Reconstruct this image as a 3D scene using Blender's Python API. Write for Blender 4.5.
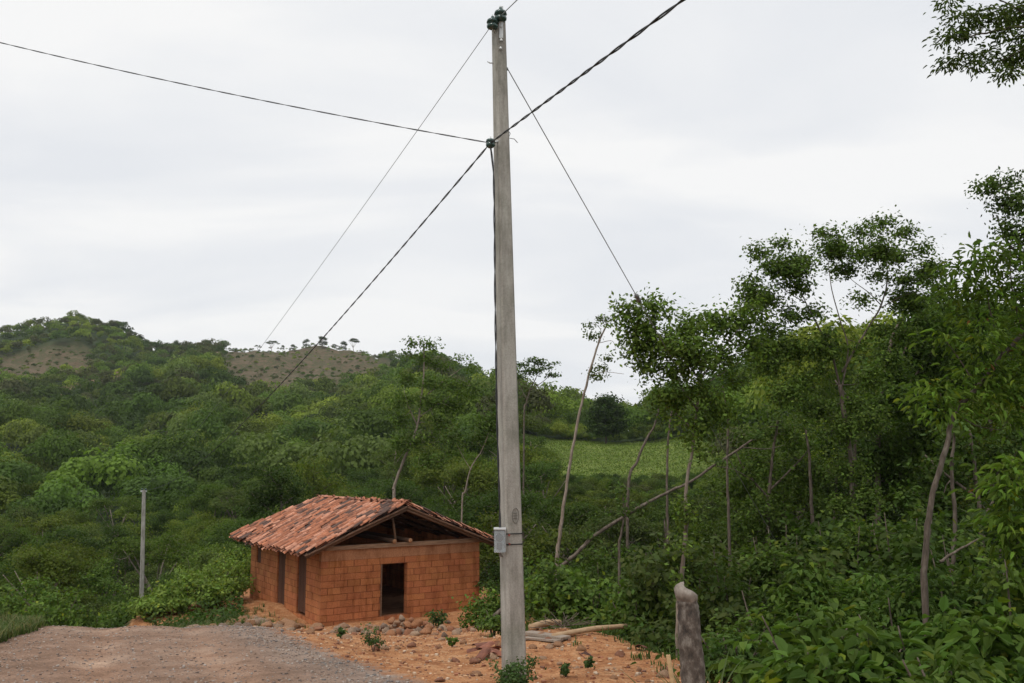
import bpy, math, random
import numpy as np
from mathutils import Vector

for o in list(bpy.data.objects):
    bpy.data.objects.remove(o)
scene = bpy.context.scene
C = scene.collection
random.seed(7)
rng = np.random.default_rng(11)

# ------------------------------------------------------------------ camera
F = 900.0
TH = math.atan(113.5 / F)                      # upward pitch
cam_d = bpy.data.cameras.new("camera")
cam_d.sensor_width = 36.0
cam_d.lens = F / 1024 * 36.0
cam_d.clip_start = 0.1
cam_d.clip_end = 9000
cam = bpy.data.objects.new("camera", cam_d)
C.objects.link(cam)
cam.location = (0, 0, 0)
cam.rotation_euler = (math.pi / 2 + TH, 0, 0)
scene.camera = cam

# ------------------------------------------------------------------ world
SUN_EL, SUN_AZ = math.radians(62), math.radians(215)
w = bpy.data.worlds.new("World")
scene.world = w
w.use_nodes = True
nt = w.node_tree
nt.nodes.clear()
N = nt.nodes.new
out = N("ShaderNodeOutputWorld")
sky = N("ShaderNodeTexSky")
sky.sky_type = 'NISHITA'
sky.sun_disc = False
sky.sun_elevation = SUN_EL
sky.sun_rotation = SUN_AZ
bg_sky = N("ShaderNodeBackground")
bg_sky.inputs[1].default_value = 0.1
nt.links.new(sky.outputs[0], bg_sky.inputs[0])
tc = N("ShaderNodeTexCoord")
sep = N("ShaderNodeSeparateXYZ")
nt.links.new(tc.outputs["Generated"], sep.inputs[0])
zp = N("ShaderNodeMath"); zp.operation = 'ADD'; zp.inputs[1].default_value = 0.22
nt.links.new(sep.outputs[2], zp.inputs[0])
zm = N("ShaderNodeMath"); zm.operation = 'MAXIMUM'; zm.inputs[1].default_value = 0.12
nt.links.new(zp.outputs[0], zm.inputs[0])
cmb = N("ShaderNodeCombineXYZ")
for i in (0, 1):
    dv = N("ShaderNodeMath"); dv.operation = 'DIVIDE'
    nt.links.new(sep.outputs[i], dv.inputs[0]); nt.links.new(zm.outputs[0], dv.inputs[1])
    nt.links.new(dv.outputs[0], cmb.inputs[i])
n1 = N("ShaderNodeTexNoise"); n1.inputs["Scale"].default_value = 1.3; n1.inputs["Detail"].default_value = 5; n1.inputs["Roughness"].default_value = 0.5
n1.inputs["Distortion"].default_value = 0.4
mp = N("ShaderNodeMapping"); mp.inputs["Scale"].default_value = (0.8, 1.5, 1); mp.inputs["Location"].default_value = (3.1, 1.7, 0)
nt.links.new(cmb.outputs[0], mp.inputs[0]); nt.links.new(mp.outputs[0], n1.inputs["Vector"])
cr = N("ShaderNodeValToRGB")
cr.color_ramp.elements[0].position = 0.36; cr.color_ramp.elements[0].color = (0.735, 0.752, 0.778, 1)
cr.color_ramp.elements[1].position = 0.60; cr.color_ramp.elements[1].color = (0.86, 0.858, 0.85, 1)
e = cr.color_ramp.elements.new(0.48); e.color = (0.785, 0.795, 0.808, 1)
nt.links.new(n1.outputs["Fac"], cr.inputs[0])
bg_c = N("ShaderNodeBackground"); bg_c.inputs[1].default_value = 1.0
nt.links.new(cr.outputs[0], bg_c.inputs[0])
mx = N("ShaderNodeMixShader"); mx.inputs[0].default_value = 0.95
nt.links.new(bg_sky.outputs[0], mx.inputs[1]); nt.links.new(bg_c.outputs[0], mx.inputs[2])
nt.links.new(mx.outputs[0], out.inputs[0])

sd = bpy.data.lights.new("sun", 'SUN')
sd.energy = 1.5
sd.angle = math.radians(14)
sd.color = (1.0, 0.96, 0.9)
sun = bpy.data.objects.new("sun", sd)
C.objects.link(sun)
dirv = Vector((math.sin(SUN_AZ) * math.cos(SUN_EL), math.cos(SUN_AZ) * math.cos(SUN_EL), math.sin(SUN_EL)))
sun.rotation_euler = dirv.to_track_quat('Z', 'Y').to_euler()

scene.view_settings.view_transform = 'Standard'
scene.view_settings.look = 'None'
scene.view_settings.gamma = 1
scene.view_settings.exposure = 0.2
scene.view_settings.use_curve_mapping = False
scene.cycles.max_bounces = 5
scene.cycles.diffuse_bounces = 3
scene.cycles.glossy_bounces = 2
scene.cycles.transmission_bounces = 3
scene.cycles.volume_bounces = 0
scene.cycles.use_denoising = True
scene.render.engine = 'CYCLES'

# ------------------------------------------------------------------ helpers
cT, sT = math.cos(TH), math.sin(TH)
def W(px, py, Y):
    """world point at distance Y straight ahead, seen in direction px,py of the survey photo"""
    cx = (px - 512) / F; cu = (341.5 - py) / F
    dy = cT - cu * sT; dz = sT + cu * cT
    return np.array([cx * Y / dy, Y, dz * Y / dy])

def fade(t): return t * t * (3 - 2 * t)
def hash2(ix, iy, s):
    h = (ix.astype(np.int64) * 374761393 + iy.astype(np.int64) * 668265263 + s * 1442695041) & 0xffffffff
    h = ((h ^ (h >> 13)) * 1274126177) & 0xffffffff
    h = (h ^ (h >> 16)) & 0xffffffff
    return h / 4294967295.0
def vnoise(x, y, s=0):
    x = np.asarray(x, float); y = np.asarray(y, float)
    ix = np.floor(x); iy = np.floor(y)
    fx = fade(x - ix); fy = fade(y - iy)
    a = hash2(ix, iy, s); b = hash2(ix + 1, iy, s); c = hash2(ix, iy + 1, s); d = hash2(ix + 1, iy + 1, s)
    return (a * (1 - fx) + b * fx) * (1 - fy) + (c * (1 - fx) + d * fx) * fy - 0.5
def fbm(x, y, sc, s=0, oct=4):
    r = 0; a = 1.0
    for i in range(oct):
        r = r + a * vnoise(np.asarray(x) / sc + 13.7 * i, np.asarray(y) / sc - 7.3 * i, s + i)
        sc *= 0.5; a *= 0.5
    return r
def sstep(a, b, x):
    t = np.clip((x - a) / (b - a), 0, 1)
    return t * t * (3 - 2 * t)

# ------------------------------------------------------------------ terrain function
FD = np.array([0, 30, 60, 100, 150, 220, 300, 400, 500, 550, 600, 800, 1500, 5000], float)
FT = {
 -180: [-12, -12, -12, -12, -10, 0, 12, 30, 40, 45, 50, 50, 40, 30],
 -60: [-11, -12, -13, -14, -10, 0, 12, 35, 60, 70, 80, 60, 40, 30],
 -30: [-11, -11, -12, -13, -8, 0, 9, 23, 48, 62, 68, 45, 40, 30],
 -26: [-11, -11, -12, -13, -8, 1, 9, 23, 54, 72, 83, 60, 40, 30],
 -24: [-11, -11, -12, -13, -8, 1, 9, 24, 52, 70, 79, 60, 40, 30],
 -21.8: [-11, -11, -12, -12, -7, 2, 12, 28, 48, 59, 66, 50, 40, 30],
 -19: [-11, -11, -11, -11, -6, 4, 15, 36, 54, 64, 69, 50, 40, 30],
 -16.2: [-11, -10, -10, -10, -5, 3, 11, 21, 46, 63, 71.5, 50, 40, 30],
 -10: [-11, -9, -9.5, -8, -3, 5, 13, 24, 46, 60, 67.5, 50, 40, 30],
 -5: [-11, -9, -9, -5, 1, 10, 24, 38, 47, 50, 50, 40, 30, 25],
 -1: [-11, -9, -8.5, -3, 2.5, 10, 18, 22, 20, 20, 20, 20, 20, 20],
 3: [-10, -8, -8, -4, 1.5, 6, 9, 8, 5, 5, 5, 5, 10, 15],
 8: [-9, -7, -8.5, -4.0, 1.4, 3.5, 5, 5, 5, 5, 5, 5, 10, 15],
 13: [-8, -6, -7.5, -3.5, 2.5, 9, 9, 7, 5, 5, 5, 5, 10, 15],
 18: [-7, -5, -4, 2, 12, 17, 17, 12, 8, 5, 5, 5, 10, 15],
 24: [-6, -4.5, -2.5, 4, 13, 19, 19, 14, 8, 5, 5, 5, 10, 15],
 30: [-5, -4, -2, 5, 14, 20, 20, 14, 8, 5, 5, 5, 10, 15],
 60: [-5, -4, -2, 5, 14, 20, 20, 14, 8, 5, 5, 5, 10, 15],
 180: [-12, -12, -12, -12, -10, 0, 12, 30, 40, 45, 50, 50, 40, 30],
}
FK = np.array(sorted(FT)); FV = np.array([FT[k] for k in sorted(FT)], float)
def far_h(x, y):
    d = np.hypot(x, y); ph = np.degrees(np.arctan2(x, y))
    cols = np.stack([np.interp(d, FD, FV[i]) for i in range(len(FK))], 0)
    j = np.clip(np.searchsorted(FK, ph, side='right') - 1, 0, len(FK) - 2)
    t = (ph - FK[j]) / (FK[j + 1] - FK[j]); t = fade(np.clip(t, 0, 1))
    idx = np.arange(cols.shape[1])
    z = cols[j, idx] * (1 - t) + cols[j + 1, idx] * t
    amp = np.clip((d - 20) / 400, 0, 1)
    md = meadow_mask(x, y)
    z = z - bare_mask(x, y) * 7 * np.abs(fbm(x, y, 22, 61, 3)) * sstep(-5, -8, ph)
    return z + fbm(x, y, 60, 5) * amp * 9 * (1 - 0.85 * md) + fbm(x, y, 14, 9) * np.clip(d / 60, 0, 1) * 1.0 * (1 - 0.8 * md)
def meadow_mask(x, y):
    d = np.hypot(x, y); ph = np.degrees(np.arctan2(x, y))
    return sstep(0.6, 2.2, ph + fbm(x, y, 20, 3)) * sstep(14.2, 11.5, ph + 3 * fbm(x, y, 18, 6)) * sstep(98, 108, d + 10 * fbm(x, y, 25, 4)) * sstep(176, 168, d)
def bare_mask(x, y):
    d = np.hypot(x, y); p = np.degrees(np.arctan2(x, y))
    nz = fbm(x, y, 40, 77)
    a = sstep(-30.2, -28.8, p + 1.5 * nz) * sstep(-24.6, -26, p + 1.5 * nz) * sstep(425, 450, d + 60 * nz) * sstep(548, 520, d + 40 * nz)
    b_ = sstep(-18.5, -17, p + nz) * sstep(-6, -10, p + nz * 2) * sstep(425, 455, d + 60 * nz)
    return np.clip(a + b_, 0, 1)
RY = np.array([-60, 0, 10.8, 14, 18, 25, 33, 42, 52, 80, 120.])
RX = np.array([4.0, -0.9, -3.9, -5.5, -7.1, -12.0, -19.5, -32, -52, -110, -180.])
def road_sd(x, y):     # >0 inside the road
    c = np.interp(y, RY, RX)
    sl = np.interp(y, RY[:-1], np.diff(RX) / np.diff(RY))
    return np.interp(y, [-60, 11, 14, 18, 22, 40], [2.9, 2.7, 2.55, 1.95, 1.8, 1.8]) - np.abs(x - c) / np.sqrt(1 + sl * sl)
LB = lambda y: np.interp(y, [-60, 0, 10, 14, 18, 25, 33, 42, 52, 80], [-1, -6.5, -8.8, -10.1, -11.6, -17, -25, -38, -58, -118])
RB = lambda y: np.interp(y, [-60, 0, 8, 11, 14, 17.5, 19.5, 25, 30, 36, 41, 46, 52, 57, 80], [8, 3.4, 3.3, 3.0, 2.6, 1.7, 0.9, 0.5, 0.6, 0.3, -1.5, -8, -14, -19, -35])
def H(x, y):
    x = np.asarray(x, float); y = np.asarray(y, float)
    sh = x.shape; x = x.ravel(); y = y.ravel()
    zr = np.interp(y, [-60, 0, 5, 10.7, 14, 18, 21, 25, 35, 57, 80], [3, -1.65, -2.08, -2.66, -2.93, -3.3, -3.9, -4.95, -7.4, -10.9, -13])
    zp_ = np.interp(y, [-60, 0, 5, 10.7, 14, 18, 25, 30, 44, 57, 80], [3, -1.65, -2.10, -2.70, -3.08, -3.62, -4.75, -5.50, -5.75, -9.3, -12])
    zp_ = zp_ + 0.30 * np.exp(-((x - 1.0) / 1.6) ** 2 - ((y - 17.3) / 1.8) ** 2)       # low spoil mound
    zp_ = zp_ + 0.22 * np.exp(-((x + 8.6) / 1.2) ** 2 - ((y - 33.5) / 2.5) ** 2)
    zp_ = zp_ - 2.5 * sstep(-11.8, -16.5, x) * sstep(27, 35, y)
    sdv = road_sd(x, y)
    k = sstep(-1.6, 0.1, sdv)
    z = zp_ * (1 - k) + zr * k
    c = np.interp(y, RY, RX)
    left = (x < c) & (sdv < 0)
    z = np.where(left, zr + 0.18 * sstep(0, -0.8, sdv), z)
    # red bank beside road behind the crest
    bank = np.exp(-((x + 14.8 + (y - 38) * 0.35) / 1.8) ** 2) * sstep(26, 33, y) * sstep(52, 42, y)
    z = z + 0.3 * bank * (1 - k)
    z = z + (1 - k) * 0.35 * np.exp(-((x + 11.0) / 1.0) ** 2 - ((y - 33.5) / 2.2) ** 2) + (1 - k) * 0.18 * np.exp(-((x + 7.6) / 1.3) ** 2 - ((y - 27.5) / 1.6) ** 2)
    # wheel ruts and lumps
    z = z + 0.03 * fbm(x, y, 1.2, 21) + np.where(sdv > -0.3, 0.02, 0.10) * fbm(x, y, 0.9, 31, 3)
    xr_ = x - c; z = z - .05 * (np.exp(-((xr_ - .85) / .3) ** 2) + np.exp(-((xr_ + .75) / .3) ** 2)) * (sdv > 0)
    do = np.maximum(np.maximum(LB(y) - x, x - RB(y)), 0)
    do = np.maximum(do, np.maximum(y - 46, 0) * 0.45)
    edge = do * (0.75 + 0.3 * fbm(x, y, 3, 55))
    zn = z - edge
    fz = far_h(x, y)
    m = sstep(0.0, 2.0, do)
    hi = 0.5 * (zn + fz + np.sqrt((zn - fz) ** 2 + 1.0)) - 0.1
    zz = np.where(do > 0, zn * (1 - m) + hi * m, z)
    zz = np.where(y < -45, z, zz)
    return zz.reshape(sh)
def h1(x, y): return float(H(np.array([x]), np.array([y]))[0])

# ------------------------------------------------------------------ mesh helpers
def raw_mesh(name, V, Q, tint=None, mat=None, smooth=False):
    V = np.asarray(V, np.float32).reshape(-1, 3); Q = np.asarray(Q, np.int32).reshape(-1, 4)
    me = bpy.data.meshes.new(name)
    me.vertices.add(len(V)); me.vertices.foreach_set("co", V.ravel())
    me.loops.add(Q.size); me.loops.foreach_set("vertex_index", Q.ravel())
    me.polygons.add(len(Q)); me.polygons.foreach_set("loop_start", np.arange(0, Q.size, 4, dtype=np.int32))
    me.polygons.foreach_set("use_smooth", np.full(len(Q), bool(smooth)))
    if tint is not None:
        a = me.attributes.new("tint", 'FLOAT_COLOR', 'FACE')
        t = np.ones((len(Q), 4), np.float32); t[:, :3] = tint
        a.data.foreach_set("color", t.ravel())
    me.update(calc_edges=True)
    if mat: me.materials.append(mat)
    return me
class Geo:
    def __init__(s): s.V = []; s.Q = []; s.T = []; s.n = 0
    def add(s, V, Q, t=None):
        V = np.asarray(V, float).reshape(-1, 3); Q = np.asarray(Q, int).reshape(-1, 4)
        s.V.append(V); s.Q.append(Q + s.n); s.n += len(V)
        if t is None: t = (1, 1, 1)
        t = np.asarray(t, float)
        s.T.append(np.broadcast_to(t, (len(Q), 3)) if t.ndim == 1 else t)
    def tube(s, pts, radii, seg=7, cap=True, t=None, wob=0.0):
        pts = np.asarray(pts, float); n = len(pts)
        radii = np.broadcast_to(np.asarray(radii, float), (n,))
        tan = np.gradient(pts, axis=0); tan /= (np.linalg.norm(tan, axis=1)[:, None] + 1e-9)
        ref = np.array([0, 0, 1.0]) if abs(tan[0][2]) < 0.9 else np.array([1.0, 0, 0])
        V = []
        for i in range(n):
            a = np.cross(tan[i], ref); a /= np.linalg.norm(a) + 1e-9
            b = np.cross(tan[i], a); ref = np.cross(a, tan[i])
            ang = np.arange(seg) * 2 * math.pi / seg
            rr = radii[i] * (1 + (wob * (rng.random(seg) - .5) if wob else 0))
            V.append(pts[i] + (np.cos(ang) * rr)[:, None] * a + (np.sin(ang) * rr)[:, None] * b)
        V = np.concatenate(V); Q = []
        for i in range(n - 1):
            for j in range(seg):
                k = (j + 1) % seg
                Q.append((i * seg + j, i * seg + k, (i + 1) * seg + k, (i + 1) * seg + j))
        if cap:
            V = np.concatenate([V, pts[:1], pts[-1:]]); c0, c1 = n * seg, n * seg + 1
            # caps as quads (pairs of fan triangles)
            for j in range(0, seg - 1, 2):
                Q.append((c0, (j + 2) % seg, j + 1, j)); o = (n - 1) * seg
                Q.append((c1, o + j, o + j + 1, o + (j + 2) % seg))
        s.add(V, Q, t)
    def box(s, lo, hi, t=None, R=None, o=None, jit=0.0):
        lo = np.asarray(lo, float); hi = np.asarray(hi, float)
        V = np.array([[x, y, z] for z in (0, 1) for y in (0, 1) for x in (0, 1)], float) * (hi - lo) + lo
        if jit: V = V + (rng.random(V.shape) - .5) * jit
        if R is not None: V = V @ np.asarray(R).T
        if o is not None: V = V + o
        s.add(V, [(0, 2, 3, 1), (4, 5, 7, 6), (0, 1, 5, 4), (2, 6, 7, 3), (0, 4, 6, 2), (1, 3, 7, 5)], t)
    def mesh(s, name, mat, smooth=False, origin=(0, 0, 0)):
        V = np.concatenate(s.V) - np.asarray(origin, float)
        return raw_mesh(name, V, np.concatenate(s.Q), np.concatenate(s.T), mat, smooth)
    def build(s, name, mat, parent=None, smooth=False, origin=(0, 0, 0), bevel=0):
        o = bpy.data.objects.new(name, s.mesh(name, mat, smooth, origin)); C.objects.link(o)
        if parent is not None: o.parent = parent
        else: o.location = origin
        if bevel:
            b = o.modifiers.new("bevel", 'BEVEL'); b.width = bevel; b.segments = 2; b.limit_method = 'ANGLE'
        return o
def tag(o, label=None, cat=None, group=None, kind=None):
    if label: o['label'] = label
    if cat: o['category'] = cat
    if group: o['group'] = group
    if kind: o['kind'] = kind
    return o
def empty(name, loc, rz=0.0):
    o = bpy.data.objects.new(name, None); C.objects.link(o)
    o.location = [float(v) for v in loc]; o.rotation_euler = (0, 0, rz); o.empty_display_size = 0.3
    return o
def dup(root, loc, rz=0.0, sc=(1, 1, 1), color=None, label=None, group=None):
    r = root.copy(); C.objects.link(r); r.location = [float(v) for v in loc]; r.rotation_euler = (0, 0, rz); r.scale = sc
    if label: r['label'] = label
    if group: r['group'] = group
    for ch in root.children:
        c = ch.copy(); C.objects.link(c); c.parent = r
        if color is not None and ch.name.startswith('crown') or (color is not None and ch.name.startswith('leaves')): c.color = (*color, 1)
    return r

# ------------------------------------------------------------------ materials
def mat(name):
    m = bpy.data.materials.new(name); m.use_nodes = True
    t = m.node_tree; b = t.nodes["Principled BSDF"]
    return m, t, b
def noise(t, scale, detail=4, rough=.55, vec=None, dist=0):
    n = t.nodes.new("ShaderNodeTexNoise"); n.inputs["Scale"].default_value = scale; n.inputs["Detail"].default_value = detail
    n.inputs["Roughness"].default_value = rough; n.inputs["Distortion"].default_value = dist
    if vec is not None: t.links.new(vec, n.inputs["Vector"])
    return n.outputs["Fac"]
def ramp(t, fac, stops):
    r = t.nodes.new("ShaderNodeValToRGB"); el = r.color_ramp.elements
    el[0].position = stops[0][0]; el[0].color = (*stops[0][1], 1); el[1].position = stops[-1][0]; el[1].color = (*stops[-1][1], 1)
    for p, c in stops[1:-1]:
        q = el.new(p); q.color = (*c, 1)
    t.links.new(fac, r.inputs[0]); return r.outputs[0]
def mixc(t, fac, a, b, mode='MIX'):
    m = t.nodes.new("ShaderNodeMix"); m.data_type = 'RGBA'; m.blend_type = mode
    for s, v in ((m.inputs[0], fac), (m.inputs[6], a), (m.inputs[7], b)):
        if hasattr(v, 'is_output') or isinstance(v, bpy.types.NodeSocket): t.links.new(v, s)
        elif isinstance(v, (int, float)): s.default_value = v
        else: s.default_value = (*v, 1)
    return m.outputs[2]
def mth(t, op, a, b=0.0, clamp=False):
    m = t.nodes.new("ShaderNodeMath"); m.operation = op; m.use_clamp = clamp
    for s, v in ((m.inputs[0], a), (m.inputs[1], b)):
        if isinstance(v, (int, float)): s.default_value = v
        else: t.links.new(v, s)
    return m.outputs[0]
def attr(t, name):
    a = t.nodes.new("ShaderNodeAttribute"); a.attribute_name = name; return a
def bump(t, b, h, strength=.4, dist=.02):
    n = t.nodes.new("ShaderNodeBump"); n.inputs["Strength"].default_value = strength; n.inputs["Distance"].default_value = dist
    t.links.new(h, n.inputs["Height"]); t.links.new(n.outputs[0], b.inputs["Normal"])
def objvec(t): return t.nodes.new("ShaderNodeTexCoord").outputs["Object"]

def leaf_material(name, transl=.38, rough=.6):
    m, t, b = mat(name)
    a = attr(t, "tint"); oi = t.nodes.new("ShaderNodeObjectInfo")
    col = mixc(t, 1.0, a.outputs["Color"], oi.outputs["Color"], 'MULTIPLY')
    t.links.new(col, b.inputs["Base Color"]); b.inputs["Roughness"].default_value = rough
    b.inputs["Specular IOR Level"].default_value = .12
    tr = t.nodes.new("ShaderNodeBsdfTranslucent")
    tcv = mixc(t, 1.0, col, (1.15, 1.25, .6), 'MULTIPLY'); t.links.new(tcv, tr.inputs["Color"])
    mx = t.nodes.new("ShaderNodeMixShader"); mx.inputs[0].default_value = transl
    t.links.new(b.outputs[0], mx.inputs[1]); t.links.new(tr.outputs[0], mx.inputs[2])
    t.links.new(mx.outputs[0], t.nodes["Material Output"].inputs["Surface"])
    return m
M_leaf = leaf_material("foliage")
def bark_material(name, c1, c2, c3, ms=(6, 6, 1.6)):
    m, t, b = mat(name); v = objvec(t)
    mp = t.nodes.new("ShaderNodeMapping"); mp.inputs["Scale"].default_value = ms; t.links.new(v, mp.inputs[0])
    f = noise(t, 3, 6, .65, mp.outputs[0])
    c = ramp(t, f, [(.3, c1), (.5, c2), (.7, c3)])
    t.links.new(c, b.inputs["Base Color"]); b.inputs["Roughness"].default_value = .9
    bump(t, b, f, .7, .02); return m
M_bark = bark_material("bark_brown", (.045, .033, .025), (.11, .083, .062), (.21, .175, .14))
M_bark_pale = bark_material("bark_pale", (.12, .09, .065), (.24, .19, .15), (.36, .31, .26))
M_stump = bark_material("weathered_post", (.03, .024, .02), (.095, .075, .06), (.24, .215, .185), (7, 7, 4.5))

def stone_material(name, stops, rough=.9, sc=8):
    m, t, b = mat(name); v = objvec(t); oi = t.nodes.new("ShaderNodeObjectInfo")
    f = noise(t, sc, 5, .6, v); a = attr(t, "tint")
    c = ramp(t, f, stops); c = mixc(t, 1, c, a.outputs["Color"], 'MULTIPLY'); c = mixc(t, 1, c, oi.outputs["Color"], 'MULTIPLY')
    t.links.new(c, b.inputs["Base Color"]); b.inputs["Roughness"].default_value = rough
    bump(t, b, f, .5, .02); return m
M_stone = stone_material("rubble_stone", [(.3, (.13, .08, .05)), (.52, (.24, .16, .105)), (.75, (.38, .30, .23))])
M_gravel = stone_material("gravel_chips", [(.3, (.8, .8, .8)), (.7, (1, 1, 1))], sc=20)
M_adobe = None
def adobe():
    m, t, b = mat("adobe_brick"); v = objvec(t); a = attr(t, "tint")
    f = noise(t, 1.3, 6, .6, v); g = noise(t, 26, 4, .7, v)
    c = ramp(t, f, [(.3, (.80, .74, .70)), (.5, (1, 1, 1)), (.72, (1.12, 1.1, 1.05))])
    c = mixc(t, 1, a.outputs["Color"], c, 'MULTIPLY')
    c2 = ramp(t, g, [(.3, (.74, .72, .70)), (.6, (1.06, 1.06, 1.06))]); c = mixc(t, 1, c, c2, 'MULTIPLY')
    st = t.nodes.new('ShaderNodeMapping'); st.inputs['Scale'].default_value = (2.2, 2.2, .5); t.links.new(v, st.inputs[0]); c = mixc(t, 1, c, ramp(t, noise(t, 1.5, 6, .7, st.outputs[0]), [(.34, (.66, .60, .56)), (.50, (1, 1, 1)), (.7, (1.12, 1.12, 1.1))]), 'MULTIPLY')
    t.links.new(c, b.inputs["Base Color"]); b.inputs["Roughness"].default_value = .95; b.inputs["Specular IOR Level"].default_value = .15
    bump(t, b, g, .8, .02); return m
M_adobe = adobe()
def tile_m():
    m, t, b = mat("clay_roof_tile"); v = objvec(t); a = attr(t, "tint")
    g = noise(t, 7, 5, .65, v); c2 = ramp(t, g, [(.3, (.42, .38, .36)), (.48, (.95, .93, .92)), (.70, (1.3, 1.4, 1.4))])
    c = mixc(t, 1, a.outputs["Color"], c2, 'MULTIPLY')
    t.links.new(c, b.inputs["Base Color"]); b.inputs["Roughness"].default_value = .85; bump(t, b, g, .4, .01); return m
M_tile = tile_m()
def wood_m(name, c1, c2):
    m, t, b = mat(name); v = objvec(t)
    mp = t.nodes.new("ShaderNodeMapping"); mp.inputs["Scale"].default_value = (1, 8, 8); t.links.new(v, mp.inputs[0])
    f = noise(t, 3, 5, .6, mp.outputs[0]); c = ramp(t, f, [(.3, c1), (.7, c2)]); a = attr(t, "tint")
    c = mixc(t, 1, c, a.outputs["Color"], 'MULTIPLY')
    t.links.new(c, b.inputs["Base Color"]); b.inputs["Roughness"].default_value = .85; bump(t, b, f, .5, .01); return m
M_wood = wood_m("old_timber", (.14, .085, .055), (.30, .20, .14))
M_wood_light = wood_m("cut_timber", (.30, .19, .10), (.48, .33, .20))
M_wood_grey = wood_m("grey_timber", (.17, .13, .10), (.34, .27, .21))
def concrete_m():
    m, t, b = mat("pole_concrete"); v = objvec(t)
    mp = t.nodes.new("ShaderNodeMapping"); mp.inputs["Scale"].default_value = (5, 5, .9); t.links.new(v, mp.inputs[0])
    f = noise(t, 1.6, 6, .65, mp.outputs[0]); g = noise(t, 60, 4, .7, v); h = noise(t, 2.3, 4, .6, v)
    c = ramp(t, f, [(.28, (.19, .175, .15)), (.44, (.33, .305, .27)), (.66, (.46, .435, .39))])
    c = mixc(t, 1, c, ramp(t, g, [(.3, (.78, .78, .78)), (.6, (1.05, 1.05, 1.05))]), 'MULTIPLY')
    c = mixc(t, 1, c, ramp(t, h, [(.35, (.72, .74, .70)), (.55, (1, 1, 1))]), 'MULTIPLY')
    t.links.new(c, b.inputs["Base Color"]); b.inputs["Roughness"].default_value = .9; bump(t, b, g, .4, .006); return m
M_conc = concrete_m()
def plain(name, col, rough=.5, metal=0.0, var=.25, sc=20):
    m, t, b = mat(name); f = noise(t, sc, 4, .6, objvec(t))
    c = mixc(t, 1, col, ramp(t, f, [(.3, (1 - var,) * 3), (.7, (1, 1, 1))]), 'MULTIPLY')
    t.links.new(c, b.inputs["Base Color"]); b.inputs["Roughness"].default_value = rough; b.inputs["Metallic"].default_value = metal; return m
M_wire = plain("cable_black", (.035, .035, .038), .6)
M_wire_grey = plain("cable_steel", (.22, .22, .22), .5, .4)
M_galv = plain("galvanised_steel", (.62, .63, .63), .45, .3)
M_ins = plain("insulator_glaze", (.045, .085, .075), .15)
M_ins_br = plain("insulator_brown", (.09, .045, .035), .25)
M_black = plain("strap_black", (.02, .02, .02), .5)
M_red = plain("label_red", (.35, .08, .06), .6)
mg, tg, bgl = mat("meter_glass"); bgl.inputs["Base Color"].default_value = (.85, .9, .92, 1); bgl.inputs["Roughness"].default_value = .12
bgl.inputs["Transmission Weight"].default_value = .75; bgl.inputs["IOR"].default_value = 1.2; M_glass = mg

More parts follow.
